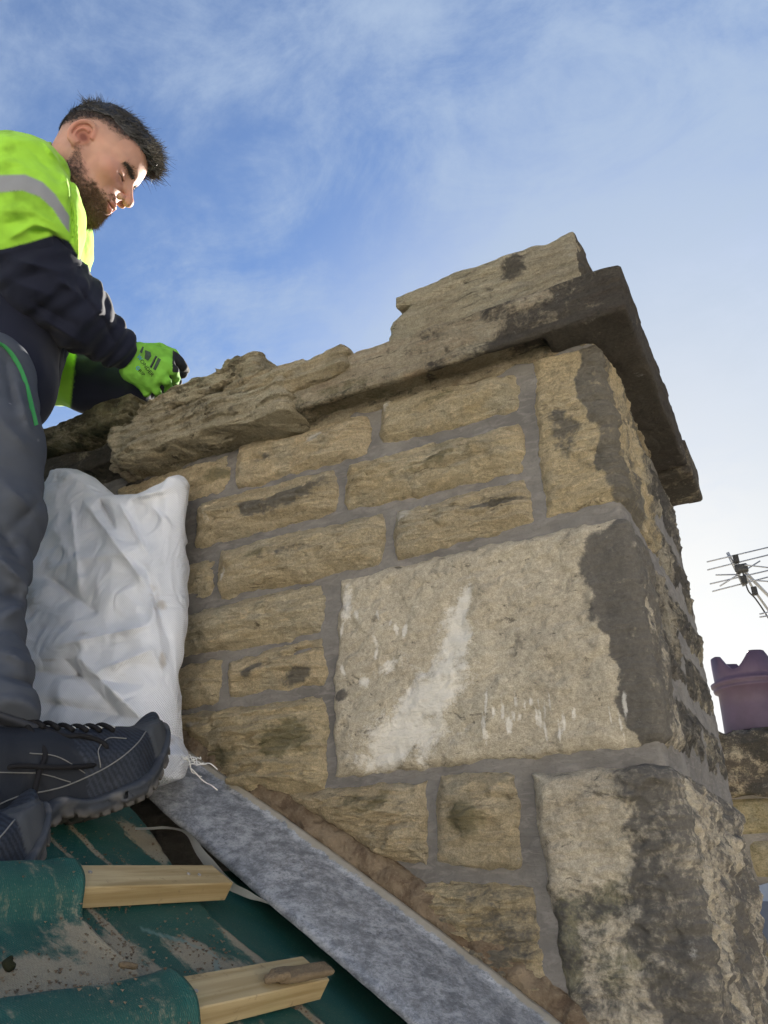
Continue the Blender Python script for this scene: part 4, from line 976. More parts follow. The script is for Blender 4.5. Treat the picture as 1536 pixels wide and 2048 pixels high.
V, Q = snet(headf, lo, hi, .0017)
q = Hl(V); x, y, z = q.T; ya = np.abs(y)
def lerp(c, c2, t): t = np.clip(t, 0, 1)[:, None]; return c * (1 - t) + np.asarray(c2) * t
def bump3(cx, cy, cz, r): return np.exp(-((x - cx) ** 2 + (ya - cy) ** 2 + (z - cz) ** 2) / r ** 2)
C = np.tile([.40, .225, .168], (len(V), 1)) * (1 + .20 * fbm(q, 30, 3, 5))[:, None]
C = lerp(C, (.46, .19, .14), .85 * bump3(-.014, .084, .006, .030) * (ya > .070)); C = lerp(C, (.17, .055, .04), bump3(-.008, .077, .000, .0105) * 1.3)         # ears reddened, shade of the hollow painted in dark
C = lerp(C, (.44, .18, .14), .8 * bump3(.118, 0, -.03, .016)); C = lerp(C, (.44, .19, .145), .7 * bump3(.07, .045, -.02, .028))
lip = bump3(.103, .0, -.063, .011) + bump3(.098, .012, -.066, .009) + bump3(.101, .004, -.073, .009); C = lerp(C, (.36, .14, .11), 1.0 * lip)
C = lerp(C, (.09, .03, .02), 1.3 * np.exp(-((z + .0672) / .0016) ** 2) * (x > .09) * (ya < .022))
C = lerp(C, (.10, .04, .03), bump3(.112, .0075, -.043, .004) * 1.4)
nz = fbm(q, 45, 4, 9); nz2 = fbm(q, 160, 3, 12)
# beard growth: jaw and chin, thin on the cheek
bl = np.interp(x, (-.02, .0, .02, .045, .07, .09, .11), (.0, -.010, -.036, -.053, -.056, -.055, -.053))
lowj = np.clip((-.085 - z) / .02, 0, 1)
beard = np.clip((bl - z) / .018 + nz * .9 + nz2 * .5, 0, 1) * np.clip((x + .012 + nz * .01) / .012, 0, 1) * np.clip((z + .135) / .03 + 1, 0, 1) * (z > -.15)
beard *= 1 - np.clip(lip * 1.6, 0, 1); beard *= 1 - .95 * bump3(.10, .0, -.052, .006)
C = lerp(C, (.045, .026, .018), beard * (.45 + .5 * np.clip((-z - .035) / .035, 0, 1)) * (.8 + .8 * nz2))
C = lerp(C, (.14, .075, .04), beard * .7 * np.clip((x - .045) / .03, 0, 1))
side = np.clip((x + .02 + nz * .01) / .012, 0, 1) * np.clip((.0 - z) / .03, 0, 1)
# brows
brow = np.exp(-((z - .022 - .10 * (ya - .032) * (ya < .032) + .35 * np.clip(ya - .038, 0, 1)) / .0048) ** 2) * (ya > .011) * (ya < .053) * (x > .05); C = lerp(C, (.03, .018, .012), brow * (1.1 + nz2))
C = lerp(C, (.06, .03, .02), 1.1 * np.exp(-((z + .0045 + .3 * np.clip(ya - .034, 0, 1)) / .0016) ** 2) * (ya > .017) * (ya < .045) * (x > .07))   # lash line
C = lerp(C, (.36, .18, .13), .5 * np.exp(-((z + .014) / .004) ** 2) * (ya > .016) * (ya < .045) * (x > .07))
# hair line
hl = np.interp(x, (-.10, -.06, -.03, .0, .02, .045, .06, .075, .1), (.005, .018, .040, .052, .052, .048, .060, .072, .078))
scalp = np.clip((z - hl) / .020 + nz * .5 + nz2 * .3, 0, 1)
C = lerp(C, (.028, .022, .02), scalp * .95); C = lerp(C, (.26, .17, .13), .5 * np.clip((z - hl + .03) / .03, 0, 1) * (1 - scalp) * (x < .05))
person = empty('person', P(-40, 1650, 1.10), 'bearded person in lime hi-vis top, grey trousers and black trainers working at the chimney top', 'person')
# body mesh continues under the clothes
SH = P(60, 400, 1.95); EL_ = P(95, 575, 1.90); WR = P(262, 712, 1.93)
SHL = P(70, 440, 2.25); ELL = P(120, 735, 2.15); WRL = P(275, 785, 2.03)
CH = P(45, 450, 2.10); BELLY = P(15, 650, 1.98); HIP = P(-30, 790, 1.80); NECK = Hw(NB)
KN = P(-12, 1150, 1.42); AN = P(15, 1440, 1.20); HIPL = P(-120, 800, 1.9); KNL = P(-180, 1180, 1.5); SHT = P(118, 1712, 1.10) - P(350, 1528, 1.30); ANL = AN + SHT
px = lambda n, r: n * r / F_PX
def bodyf(p):
    d = headf(p)
    t = chain(p, [(HIP, .10), (BELLY, .12), (CH, .14), (NECK, .05)], .05)
    t = smin(t, chain(p, [(SH, .05), (EL_, .042), (WR, .028)], .02), .03); t = smin(t, chain(p, [(SHL, .05), (ELL, .042), (WRL, .028)], .02), .03)
    t = smin(t, chain(p, [(HIP, .08), (KN, .05), (AN, .035)], .02), .03); t = smin(t, chain(p, [(HIP, .09), (HIPL, .08), (KNL, .05), (ANL, .035)], .02), .03)
    return smin(d, t + .012, .02)
V2, Q2 = V, Q
near = np.linalg.norm(V - HC, axis=1)
def bodyonly(p):
    t = chain(p, [(HIP, .085), (BELLY, .09), (CH, .10), (NECK, .05), (HC, .04)], .05)
    t = smin(t, chain(p, [(CH, .06), (SH, .045), (EL_, .034), (WR, .026)], .02), .03); t = smin(t, chain(p, [(CH, .06), (SHL, .045), (ELL, .034), (WRL, .026)], .02), .03)
    t = smin(t, chain(p, [(HIP, .05), (KN, .026), (AN, .022)], .02), .03); t = smin(t, chain(p, [(HIP, .07), (HIPL, .06), (KNL, .03), (ANL, .025)], .02), .03)
    return t
allp = np.array([HIP, BELLY, CH, NECK, SH, EL_, WR, SHL, ELL, WRL, KN, AN, HIPL, KNL, ANL])
Vb, Qb = snet(bodyonly, allp.min(0) - .14, allp.max(0) + .14, .012)
Cb = np.tile([.50, .285, .205], (len(Vb), 1))
mk('body', np.r_[V, Vb], np.r_[Q, Qb + len(V)], M_skin, person, col=np.r_[C, Cb])

# hair and beard strands as thin ribbons rooted on the skin
def strands(name, pts, nrm, dirf, length, width, m, parent, curl=.3, seg=4, seed=0):
    r = np.random.RandomState(seed); n = len(pts); V = []; Qs = []
    D = dirf(pts, nrm, r); D /= np.linalg.norm(D, axis=1)[:, None]
    L_ = length(pts, r) if callable(length) else np.full(n, length); W_ = np.cross(D, hv); W_ /= np.linalg.norm(W_, axis=1)[:, None] + 1e-9
    B_ = r.normal(size=(n, 3)) * curl; allV = np.zeros((n, seg + 1, 2, 3))
    for k in range(seg + 1):
        t = k / seg; c = pts + (D * t + B_ * t * t) * L_[:, None]; w = width * (1 - .85 * t)
        allV[:, k, 0] = c - W_ * w; allV[:, k, 1] = c + W_ * w
    base = (np.arange(n) * (seg + 1) * 2)[:, None]
    for k in range(seg): Qs.append(base + np.array([[2 * k, 2 * k + 1, 2 * k + 3, 2 * k + 2]]))
    return mk(name, allV.reshape(-1, 3), np.concatenate(Qs), m, parent)
nrmV = np.zeros_like(V); t0 = V[Q[:, 0]]; fn = np.cross(V[Q[:, 2]] - t0, V[Q[:, 3]] - V[Q[:, 1]])
for k in range(4):
    for a_i in range(3): nrmV[:, a_i] += np.bincount(Q[:, k], fn[:, a_i], len(V))
nrmV /= np.linalg.norm(nrmV, axis=1)[:, None] + 1e-9
rs = np.random.RandomState(5)
def pick(w, n):
    w = np.clip(w, 0, 1); i = rs.choice(len(V), n, p=w / w.sum()); return V[i] + rs.normal(size=(n, 3)) * .0008, nrmV[i]
topm = np.clip((z - np.interp(x, (-.10, -.05, 0, .04, .07), (.05, .07, .080, .072, .070))) / .012, 0, 1) * (z > .0)
# solid cap of longer hair on top
def capf(p):
    q = Hl(p); xx, yy, zz = q.T
    d = ell(q, (-.002, 0, .058), (.101, .078, .095)); fr = ell(q, (.076, 0, .097), (.036, .052, .029)); d = smin(d, fr, .02)
    cut = np.interp(xx, (-.11, -.06, 0, .04, .07, .10), (.035, .062, .078, .070, .076, .078)) - zz
    d = smax(d, cut, .012)
    ang = np.c_[xx * .5, yy, zz * .5]; d = d + .006 * fbm(ang, (30, 90, 40), 3, 4) + .004 * fbm(q, 60, 2, 8)
    return d * HS
Vc, Qc = snet(capf, HC - .2, HC + .22, .0028)
hair = mk('hair', Vc, Qc, M_hair, person)
pt, nm = pick(topm, 5200)
def hd(p, n, r):
    q = Hl(p); fwd = np.clip((q[:, 0] - .01) / .07, 0, 1)[:, None]; b = np.clip((-q[:, 0] - .045) / .03, 0, 1)[:, None]
    return n * (.20 + .5 * b) + HF * (1.0 + .4 * fwd) - HU * .1 * b + np.repeat(r.normal(size=(len(n) // 12 + 1, 3)), 12, 0)[:len(n)] * .0 + r.normal(size=n.shape) * .13
pt2 = pt + nm * .004
strands('hair_tufts', pt2, nm, hd, lambda p, r: .014 + .010 * np.clip((Hl(p)[:, 0] - .03) / .05, 0, 1) + r.rand(len(p)) * .008, .0008, M_hair, hair, .4, seed=2)
# quiff locks: swept-forward curls over the forehead
qm = np.clip((x - .055) / .02, 0, 1) * np.clip((z - .075) / .01, 0, 1) * np.clip((.052 - ya) / .01, 0, 1)
pt, nm = pick(qm, 1500)
strands('quiff', pt + nm * .008 + HF * .012, nm, lambda p, n, r: n * .5 + HF * 1.0 + HU * .1 + np.repeat(r.normal(size=(len(n) // 25 + 1, 3)), 25, 0)[:len(n)] * .25 + r.normal(size=n.shape) * .10, lambda p, r: .008 + r.rand(len(p)) * .010, .0009,
        plain('painted_highlight_hair', (.055, .045, .036), .3, .9, .4, 90), hair, .55, seg=6, seed=4)  # quiff coloured paler than the hair to carry its sunlit highlights
tm = np.exp(-((x + .075) / .016) ** 2) * (z > .10) * (ya < .03)
if tm.sum() > 0:
    pt, nm = pick(tm, 320); strands('crown_tuft', pt + nm * .004, nm, lambda p, n, r: n * 1.0 - HF * .3 + r.normal(size=n.shape) * .28, lambda p, r: .014 + r.rand(len(p)) * .014, .0009, M_hair, hair, .3, seed=6)
pt, nm = pick(scalp * (1 - topm) * (x < .06) * (z > .02), 4000)
strands('short_hair', pt, nm, lambda p, n, r: n * .6 - HU * .5 + r.normal(size=n.shape) * .3, .004, .0004, M_hair, hair, .2, seg=2, seed=8)
bm = beard * np.clip((z + .150) / .02, 0, 1)
M_bdark = plain('dark_beard', (.028, .017, .012), .55, .4, .5, 60)  # dark jaw against ginger front: the chin's sunlight is put into the tones
frn = np.clip((x - .035) / .035 + nz * .6, 0, 1)
pt, nm = pick((bm * (1 - frn)) ** 2, 5000)
strands('beard', pt, nm, lambda p, n, r: n * .6 - HU * .6 + HF * .25 + r.normal(size=n.shape) * .35, lambda p, r: .0025 + r.rand(len(p)) * .003, .0004, M_bdark, person, .4, seg=2, seed=19)
pt, nm = pick(bm * frn, 5000)
bd_ = strands('beard', pt, nm, lambda p, n, r: n * .8 - HU * .7 + HF * .25 + r.normal(size=n.shape) * .35, lambda p, r: .003 + .004 * np.clip((-Hl(p)[:, 2] - .07) / .04, 0, 1) + r.rand(len(p)) * .003, .0005, M_beard, person, .4, seg=3, seed=9)
pt, nm = pick(np.clip(brow, 0, 1), 500)
strands('eyebrow_hair', pt, nm, lambda p, n, r: n * .4 + HU * .2 + r.normal(size=n.shape) * .3, .006, .0004, M_hair, person, .3, seg=2, seed=10)

# clothing -----------------------------------------------------------------
def axis_st(p, pts):                                           # arc length and nearest axis point along a limb
    best = np.full(len(p), 1e9); S = np.zeros(len(p)); acc = 0
    for a, b in zip(pts[:-1], pts[1:]):
        ab = b - a; L_ = np.linalg.norm(ab); t = np.clip(((p - a) @ ab) / (L_ * L_), 0, 1); d = np.linalg.norm(p - a - t[:, None] * ab, axis=1)
        m = d < best; best = np.where(m, d, best); S = np.where(m, acc + t * L_, S); acc += L_
    return S
LIME = np.array((.28, .55, .05)); NAVY = np.array((.012, .014, .026)); BAND = np.array((.22, .23, .25))
def vcol(V, base): return np.tile(base, (len(V), 1)) * (1 + .10 * fbm(V, 12, 3, 7))[:, None]
T1, T2, T3 = P(52, 455, 2.10), P(28, 600, 2.03), P(0, 735, 1.93)
SHo = P(38, 385, 1.98); UA = P(62, 440, 1.92); UB = P(78, 560, 1.88)
def crl(p, L_, k=1.0):
    x, y = proj(p); c = 0
    for x0, y0, x1, y1, amp, w in L_:
        t = np.clip(((x - x0) * (x1 - x0) + (y - y0) * (y1 - y0)) / ((x1 - x0) ** 2 + (y1 - y0) ** 2), 0, 1)
        c = c + amp * np.exp(-(np.hypot(x - x0 - t * (x1 - x0), y - y0 - t * (y1 - y0)) / w) ** 1.3) * np.minimum(1, 3 * t * (1 - t) + .3)
    return c * k
JC = [(88, 285, 125, 330, .012, 5), (125, 330, 150, 430, .012, 6), (150, 430, 158, 520, .012, 6), (108, 300, 140, 360, -.012, 6), (140, 360, 146, 480, -.014, 5), (20, 475, 70, 448, .014, 9), (70, 448, 122, 468, .016, 8), (55, 462, 100, 462, -.018, 6), (100, 462, 128, 500, -.016, 6),
      (0, 320, 60, 330, .006, 12), (60, 300, 100, 340, -.006, 10), (0, 420, 70, 425, .010, 14), (70, 425, 120, 455, .010, 9), (0, 450, 50, 440, -.008, 10), (10, 280, 85, 283, .005, 8), (60, 610, 130, 670, .010, 7), (80, 660, 120, 730, .010, 8), (40, 590, 100, 650, -.010, 8)]
SC_ = [(30, 520, 130, 545, .012, 10), (120, 560, 160, 590, .014, 9), (60, 600, 150, 650, -.012, 10), (150, 560, 185, 620, -.010, 7), (175, 590, 215, 640, .010, 8), (90, 640, 170, 690, .010, 9), (20, 560, 100, 590, .010, 12), (200, 620, 230, 690, -.006, 6)]
TC = [(-20, 820, 60, 900, .012, 16), (0, 960, 85, 1040, .012, 14), (20, 1060, 85, 1000, -.010, 12), (-10, 1110, 50, 1165, .020, 12), (10, 1190, 60, 1180, -.020, 9), (0, 1240, 50, 1210, .012, 10), (0, 1300, 62, 1330, .014, 10), (10, 1350, 66, 1370, -.010, 8), (0, 1395, 80, 1425, .010, 7), (30, 760, 60, 860, .010, 8), (10, 720, 30, 820, -.010, 9), (-10, 1040, 40, 1120, -.012, 14)]
def torso(p):
    d = cone(p, P(88, 362, 2.13), T1, .075, .140); d = smin(d, cone(p, T1, T2, .143, .138), .04); d = smin(d, cone(p, T2, T3, .138, .125), .04)
    return smin(d, cone(p, P(75, 430, 2.22), P(60, 440, 2.27), .10, .07), .04)
def jacketf(p):
    d = torso(p)
    a = cone(p, SHo, UA, .118, .104); a = smin(a, cone(p, UA, UB, .104, .078), .03)
    s = axis_st(p, [SHo, UA, UB]); a = a + .008 * ridged(np.c_[s * 1.6, p[:, 0], p[:, 2]], (9, 6, 6), 3, 12) - .004
    hood = np.linalg.norm(np.c_[(p - P(112, 352, 2.08)) @ CR, ((p - P(112, 352, 2.08)) @ CU) * .8, (p - P(112, 352, 2.08)) @ CF], axis=1) - .058
    d = smin(d, smin(a, hood, .012), .010)
    d = d - crl(p, JC)
    st = -((p - UB) @ ((UB - UA) / np.linalg.norm(UB - UA)))
    d = d + .016 * fbm(p, (5, 5, 4), 3, 21) + .010 * (.3 - np.abs(pn(p, (8, 8, 3.5), 25))) + .003 * fbm(p, 30, 3, 27)
    return smax(d, -(headf(p) - .002), .004)
lo = np.minimum.reduce([T1, T2, T3, SHo]) - .22; hi = np.maximum.reduce([T1, T2, T3, SHo]) + .24
V, Q = snet(jacketf, lo, hi, .0034)
x, y = proj(V); C = vcol(V, LIME); r_ = np.linalg.norm(V, axis=1)
bt = np.interp(x, (-60, 0, 50, 85, 110, 130, 150), (362, 350, 349, 364, 388, 418, 450)); bb = np.interp(x, (-60, 0, 45, 80, 105, 125, 150), (395, 385, 381, 394, 417, 447, 480))
def mixc(C, c2, w): w = np.clip(w, 0, 1)[:, None]; return C * (1 - w) + np.asarray(c2) * w
C = mixc(C, BAND, np.minimum(np.minimum((y - bt) / 4 + .5, (bb - y) / 4 + .5), np.minimum((139 - x) / 4 + .5, (2.08 - r_) / .01)))
hem = np.interp(x, (-60, 0, 60, 110, 150), (540, 592, 668, 752, 800)); C = mixc(C, NAVY, np.maximum((y - hem) / 4 + .5, np.minimum(np.minimum((y - np.interp(x, (-60, 0, 60, 108, 138, 165), (512, 500, 484, 470, 482, 525))) / 4 + .5, (158 - x) / 4), (1.98 - r_) / .01)))
grime = np.clip(fbm(V, 11, 5, 51) * 2.6 - .42, 0, 1)[:, None] * (C[:, 1:2] > .3); C = C * (1 - .45 * grime)
jacket = mk('hi_vis_jacket', V, Q, M_cloth, person, col=C)
# dark sleeve of the near arm
EL2 = P(150, 628, 1.89)
def hemy(x): return np.interp(x, (-60, 0, 60, 108, 138, 165), (512, 500, 484, 470, 482, 525))
def sleevef(p):
    pts = [P(70, 515, 1.90), P(92, 575, 1.885), EL2, P(205, 672, 1.91), P(252, 708, 1.93)]; rad = [.092, .084, .076, .052, .040]
    d = chain(p, list(zip(pts, rad)), .03); s = axis_st(p, pts)
    lat = (p - EL2) @ CF; k = np.clip((s - .14) / .2, 0, 1)
    rg = np.sin(s * 150 + 3 * pn(p, (9, 9, 9), 31) * 2 + lat * 20); d = d - (.0028 + .0042 * k) * rg * (1 - .4 * k)
    d = d + .012 * fbm(p, (9, 9, 9), 3, 33) + .010 * (.3 - np.abs(pn(np.c_[s, lat, lat * 0], (14, 9, 1), 35)))
    d = d - crl(p, SC_)
    x_, y_ = proj(p); d = smax(d, (hemy(x_) - 2 - y_) * .0011, .004)
    return smax(d, (p - P(258, 712, 1.93)) @ ((WR - EL2) / np.linalg.norm(WR - EL2)), .006)
pts_ = np.array([P(70, 515, 1.90), EL2, P(252, 708, 1.93)])
V, Q = snet(sleevef, pts_.min(0) - .14, pts_.max(0) + .14, .0032); C = vcol(V, NAVY)
mk('sleeve', V, Q, M_cloth, person, col=C)
# far arm
def farf(p):
    pts = [P(70, 560, 2.22), P(110, 740, 2.16), P(190, 775, 2.10), P(272, 785, 2.03)]; rad = [.09, .082, .066, .042]
    d = chain(p, list(zip(pts, rad)), .03); return d + .014 * fbm(p, (8, 8, 8), 3, 43) + .008 * (.3 - np.abs(pn(p, (14, 14, 14), 45)))
pts_ = np.array([P(70, 560, 2.22), P(110, 740, 2.16), P(272, 785, 2.03)]); V, Q = snet(farf, pts_.min(0) - .13, pts_.max(0) + .13, .005)
x, y = proj(V); C = vcol(V, NAVY * 1.2); C = mixc(C, LIME, (222 - x - .1 * y) / 4 + .5); mk('sleeve', V, Q, M_cloth, person, col=C)
def cufff(p): d = cone(p, P(95, 680, 2.17), P(138, 712, 2.14), .07, .062); return smax(d + .012 * fbm(p, 10, 3, 47), (p - P(147, 706, 2.14)) @ CR, .01)
c_ = P(115, 695, 2.15); V, Q = snet(cufff, c_ - .15, c_ + .15, .005); mk('lime_cuff', V, Q, M_cloth, person, col=vcol(V, LIME))
# navy hem and belly below the lime
def bellyf(p):
    d = cone(p, P(12, 660, 1.96), P(-12, 765, 1.84), .125, .112); d = smin(d, cone(p, P(-12, 765, 1.84), P(-40, 800, 1.80), .112, .11), .03)
    d = smin(d, cone(p, P(30, 700, 2.0), P(10, 775, 1.92), .075, .085), .03); return d + .010 * fbm(p, (7, 7, 5), 3, 53)
c_ = P(0, 730, 1.88); V, Q = snet(bellyf, c_ - .26, c_ + .26, .006); mk('jumper_hem', V, Q, M_cloth, person, col=vcol(V, NAVY))
# collar
def colf(p): return cone(p, P(158, 392, 2.06), P(172, 424, 2.05), .010, .012) + .003 * fbm(p, 30, 2, 4)
c_ = P(165, 410, 2.05); V, Q = snet(colf, c_ - .06, c_ + .06, .003); mk('collar', V, Q, M_cloth, person, col=vcol(V, (.03, .07, .05)))

# trousers: near leg, far leg and seat
GREY = np.array((.066, .074, .092))
legp = [P(-50, 770, 1.72), P(-28, 900, 1.60), P(-22, 1040, 1.50), P(-26, 1165, 1.41), P(-22, 1260, 1.33), P(-14, 1345, 1.26), P(2, 1440, 1.19)]
legr = [.108, .096, .086, .064, .052, .050, .047]
def legf(p):
    d = chain(p, list(zip(legp, legr)), .02); s = axis_st(p, legp); lat = (p - legp[3]) @ CR; dep = (p - legp[3]) @ CF
    k = np.exp(-((s - .50) / .22) ** 2)
    d = d + (.008 + .010 * k) * ridged(np.c_[s * 1.5 + lat * 1.2, lat * .6, dep * .6], (11, 9, 9), 2, 71) + .012 * fbm(p, (6, 6, 4), 3, 73)
    d = d - .007 * np.exp(-((s - legS - .0) / .018) ** 2)
    d = d - crl(p, TC)
    q_ = P(45, 1185, 1.36); d = smin(d, cone(p, P(25, 1172, 1.37), P(46, 1180, 1.355), .020, .008), .02)
    fl_ = chain(p, [(P(-70, 770, 1.85), .11), (P(-160, 900, 1.8), .10), (KNL, .065), (ANL, .045)], .03); d = smin(d, fl_ + .01 * fbm(p, 8, 3, 75), .03)
    return smax(d, (p - P(14, 1462, 1.18)) @ ((legp[-1] - legp[-2]) / np.linalg.norm(legp[-1] - legp[-2])), .006)
legS = axis_st(P(5, 1425, 1.20)[None], legp)[0]
allp = np.array(legp + [KNL, ANL]); V, Q = snet(legf, allp.min(0) - .14, allp.max(0) + .14, .0048)
C = vcol(V, GREY); sp_ = np.clip((pn(V, 95, 3) - .52) * 12, 0, 1)[:, None]; C = C * (1 - sp_ * .7) + np.array((.35, .35, .36)) * sp_ * .7
trousers = mk('trousers', V, Q, M_trs, person, col=C)
tv = BVHTree.FromPolygons(V.tolist(), [tuple(map(int, f)) for f in Q])
def onto(bvh, px_, py_, off=.002):
    d = Vector(ray(px_, py_)); d.normalize(); h = bvh.ray_cast(Vector((0, 0, 0)), d)
    return (np.array(h[0]) - np.array(d) * off) if h[0] is not None else None
M_green = plain('green_webbing', (.03, .19, .06), .7, .2, .15, 40)
wb = [onto(tv, x_, y_, .003) for x_, y_ in ((-8, 684), (6, 692), (20, 706), (34, 728), (46, 756), (56, 790), (64, 825), (70, 850))]
wb = [w_ for w_ in wb if w_ is not None]
if len(wb) > 3:
    cwb = spline(wb, 6); Vw = np.stack([cwb - CR * .004 - CU * .001, cwb + CR * .001 - np.array(hv) * .004, cwb + CR * .006 + CU * .001]).reshape(-1, 3); mk('green_waistband', Vw, grid(2, len(cwb) - 1), M_green, trousers)

# near glove -----------------------------------------------------------------
G = lambda x, y, r=1.93: P(x, y, r)
GREEN = np.array((.16, .40, .05)); GB = np.array((.016, .018, .02))
kn = [G(333, 712, 1.93), G(333, 731, 1.915), G(320, 750, 1.91), G(304, 768, 1.915)]
fing = [[kn[0], G(352, 722, 1.945), G(366, 734, 1.96), G(371, 741, 1.975)], [kn[1], G(347, 741, 1.91), G(352, 757, 1.93), G(349, 770, 1.955)],
        [kn[2], G(333, 763, 1.905), G(338, 777, 1.925), G(334, 788, 1.95)], [kn[3], G(314, 782, 1.91), G(318, 793, 1.93), G(314, 800, 1.95)]]
frad = [[.0125, .0105, .0095, .0090], [.0130, .0110, .0098, .0092], [.0125, .0104, .0092, .0086], [.0115, .0094, .0085, .008]]
thumb = [G(288, 700, 1.945), G(318, 699, 1.95), G(345, 709, 1.955), G(360, 724, 1.955)]; trad = [.016, .0145, .0125, .0112]
wr0, wr1 = G(262, 704, 1.93), G(258, 722, 1.93)
def glovef(p):
    d = cone(p, wr0, kn[0], .027, .017)
    for a, k_ in ((wr0, 1), (wr1, 2), (G(262, 742, 1.93), 3)): d = smin(d, cone(p, a, kn[k_], .025, .0165), .012)
    for a, b in zip(kn[:-1], kn[1:]): d = smin(d, cone(p, a, b, .0155, .0155), .008)
    d = smin(d, cone(p, G(258, 735, 1.93), G(293, 786, 1.925), .012, .009), .012)
    for pts, rr_ in zip(fing, frad): d = smin(d, chain(p, list(zip(pts, rr_)), .004), .004)
    d = smin(d, chain(p, list(zip(thumb, trad)), .006), .006)
    d = d + .0022 * fbm(p, 35, 3, 83) + .0016 * (.3 - np.abs(pn(p, 55, 87)))
    cutn = (G(262, 709) - G(245, 690)); cutn = cutn / np.linalg.norm(cutn)
    return smax(d, -((p - G(256, 716)) @ (CR * .80 - CU * -.60 * 0 + CU * .0 - CU * .55)), .003)
c_ = G(312, 745); V, Q = snet(glovef, c_ - .13, c_ + .13, .0018)
nv_ = np.zeros_like(V); fn = np.cross(V[Q[:, 2]] - V[Q[:, 0]], V[Q[:, 3]] - V[Q[:, 1]])
for k in range(4): np.add.at(nv_, Q[:, k], fn)
nv_ /= np.linalg.norm(nv_, axis=1)[:, None] + 1e-9
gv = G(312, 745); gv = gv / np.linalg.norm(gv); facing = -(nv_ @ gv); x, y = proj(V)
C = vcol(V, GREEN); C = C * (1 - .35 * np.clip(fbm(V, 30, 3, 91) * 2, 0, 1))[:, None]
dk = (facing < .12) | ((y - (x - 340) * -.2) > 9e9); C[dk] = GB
# dipped fingertips and thumb tip
for pts in fing + [thumb]:
    tip = pts[-1]; C[np.linalg.norm(V - tip, axis=1) < .016] = GB
C[(x > 345) & (y < 745) & (y > 700 + (x - 345) * .6)] = GB
gl = mk('glove', V, Q, M_glove, person, col=C)
gb = BVHTree.FromPolygons(V.tolist(), [tuple(map(int, f)) for f in Q])
def print_text(txt, p0, p1, h, m, parent, name='print'):
    cu = bpy.data.curves.new('t', 'FONT'); cu.body = txt; cu.size = 1; cu.resolution_u = 3; o = bpy.data.objects.new('t', cu); SC.collection.objects.link(o)
    bpy.context.view_layer.update(); me = bpy.data.meshes.new_from_object(o.evaluated_get(bpy.context.evaluated_depsgraph_get()))
    bpy.data.objects.remove(o); 
    a = np.zeros(len(me.vertices) * 3); me.vertices.foreach_get('co', a); a = a.reshape(-1, 3)
    w = a[:, 0].max(); dx, dy = p1[0] - p0[0], p1[1] - p0[1]; L_ = math.hypot(dx, dy); dx /= L_; dy /= L_
    for v_, (u, t, _) in zip(me.vertices, a):
        X = p0[0] + dx * u / w * L_ + dy * t * h / .7; Y = p0[1] + dy * u / w * L_ - dx * t * h / .7
        q_ = onto(gb, X, Y, .0012); q_ = q_ if q_ is not None else G(X, Y, 1.90); v_.co = Vector(q_ - wpos(parent))
    me.name = name; me.materials.clear(); me.materials.append(m); o = bpy.data.objects.new(name, me); SC.collection.objects.link(o); o.parent = parent; return o
M_ink = plain('black_print', (.004, .004, .005), .6); M_blue = plain('blue_print', (.02, .16, .55), .6); M_gink = plain('worn_grey_print', (.035, .06, .045), .8)
try:
    print_text('W', (273, 713), (279, 722), 8.5, M_blue, gl); print_text('ONDER', (279, 722), (303, 754), 7.5, M_ink, gl)
    print_text('G', (270.5, 735), (275, 741), 7.5, M_blue, gl); print_text('RIP', (275.5, 742), (286, 753), 7.0, M_ink, gl)
    gb_pts = ((283, 698), (290, 696), (303, 705), (321, 718), (322, 724), (310, 740), (303, 735), (293, 724), (283, 716))
    def patch(pts, m, nm_, off=.0010):
        q_ = [onto(gb, *a, off) for a in pts]; c0 = onto(gb, sum(a[0] for a in pts) / len(pts), sum(a[1] for a in pts) / len(pts), off + .0008)
        if any(a is None for a in q_) or c0 is None: return
        b_ = MB(); b_.add(q_ + [c0], [(i, (i + 1) % len(q_), len(q_)) for i in range(len(q_))]); b_.build(nm_, m, gl)
    tri = lambda cx, cy: None
    for a in (((279, 704), (285, 693), (288, 694), (284, 707)), ((290, 700), (301, 704), (303, 712), (296, 722), (289, 717)), ((311, 711), (315, 713), (303, 737), (299, 734)), ((316, 715), (322, 719), (311, 741), (306, 738))):
        patch(a, M_gink, 'print')
    patch(((312, 713), (314, 714), (303, 735), (301, 734)), M_ink, 'print', .0012)
except Exception as ex: print('print failed', ex)
# dark rear glove behind it
def glove2(p):
    d = cone(p, WRL, G(318, 770, 2.03), .032, .022); d = smin(d, chain(p, [(G(318, 760, 2.03), .018), (G(345, 750, 2.03), .0125), (G(366, 748, 2.03), .0105)], .005), .008)
    d = smin(d, chain(p, [(G(318, 775, 2.03), .018), (G(340, 768, 2.04), .012), (G(356, 764, 2.05), .010)], .005), .008)
    for k_ in range(3): d = smin(d, chain(p, [(G(312, 780 + k_ * 4, 2.05 + .018 * k_), .017), (G(338, 776 + k_ * 3, 2.06 + .02 * k_), .012), (G(350, 786, 2.07 + .02 * k_), .010)], .005), .006)
    return d + .002 * fbm(p, 40, 2, 3)
c_ = G(315, 768, 2.04); V, Q = snet(glove2, c_ - .12, c_ + .12, .003); mk('glove', V, Q, M_glove, person, col=vcol(V, GB))

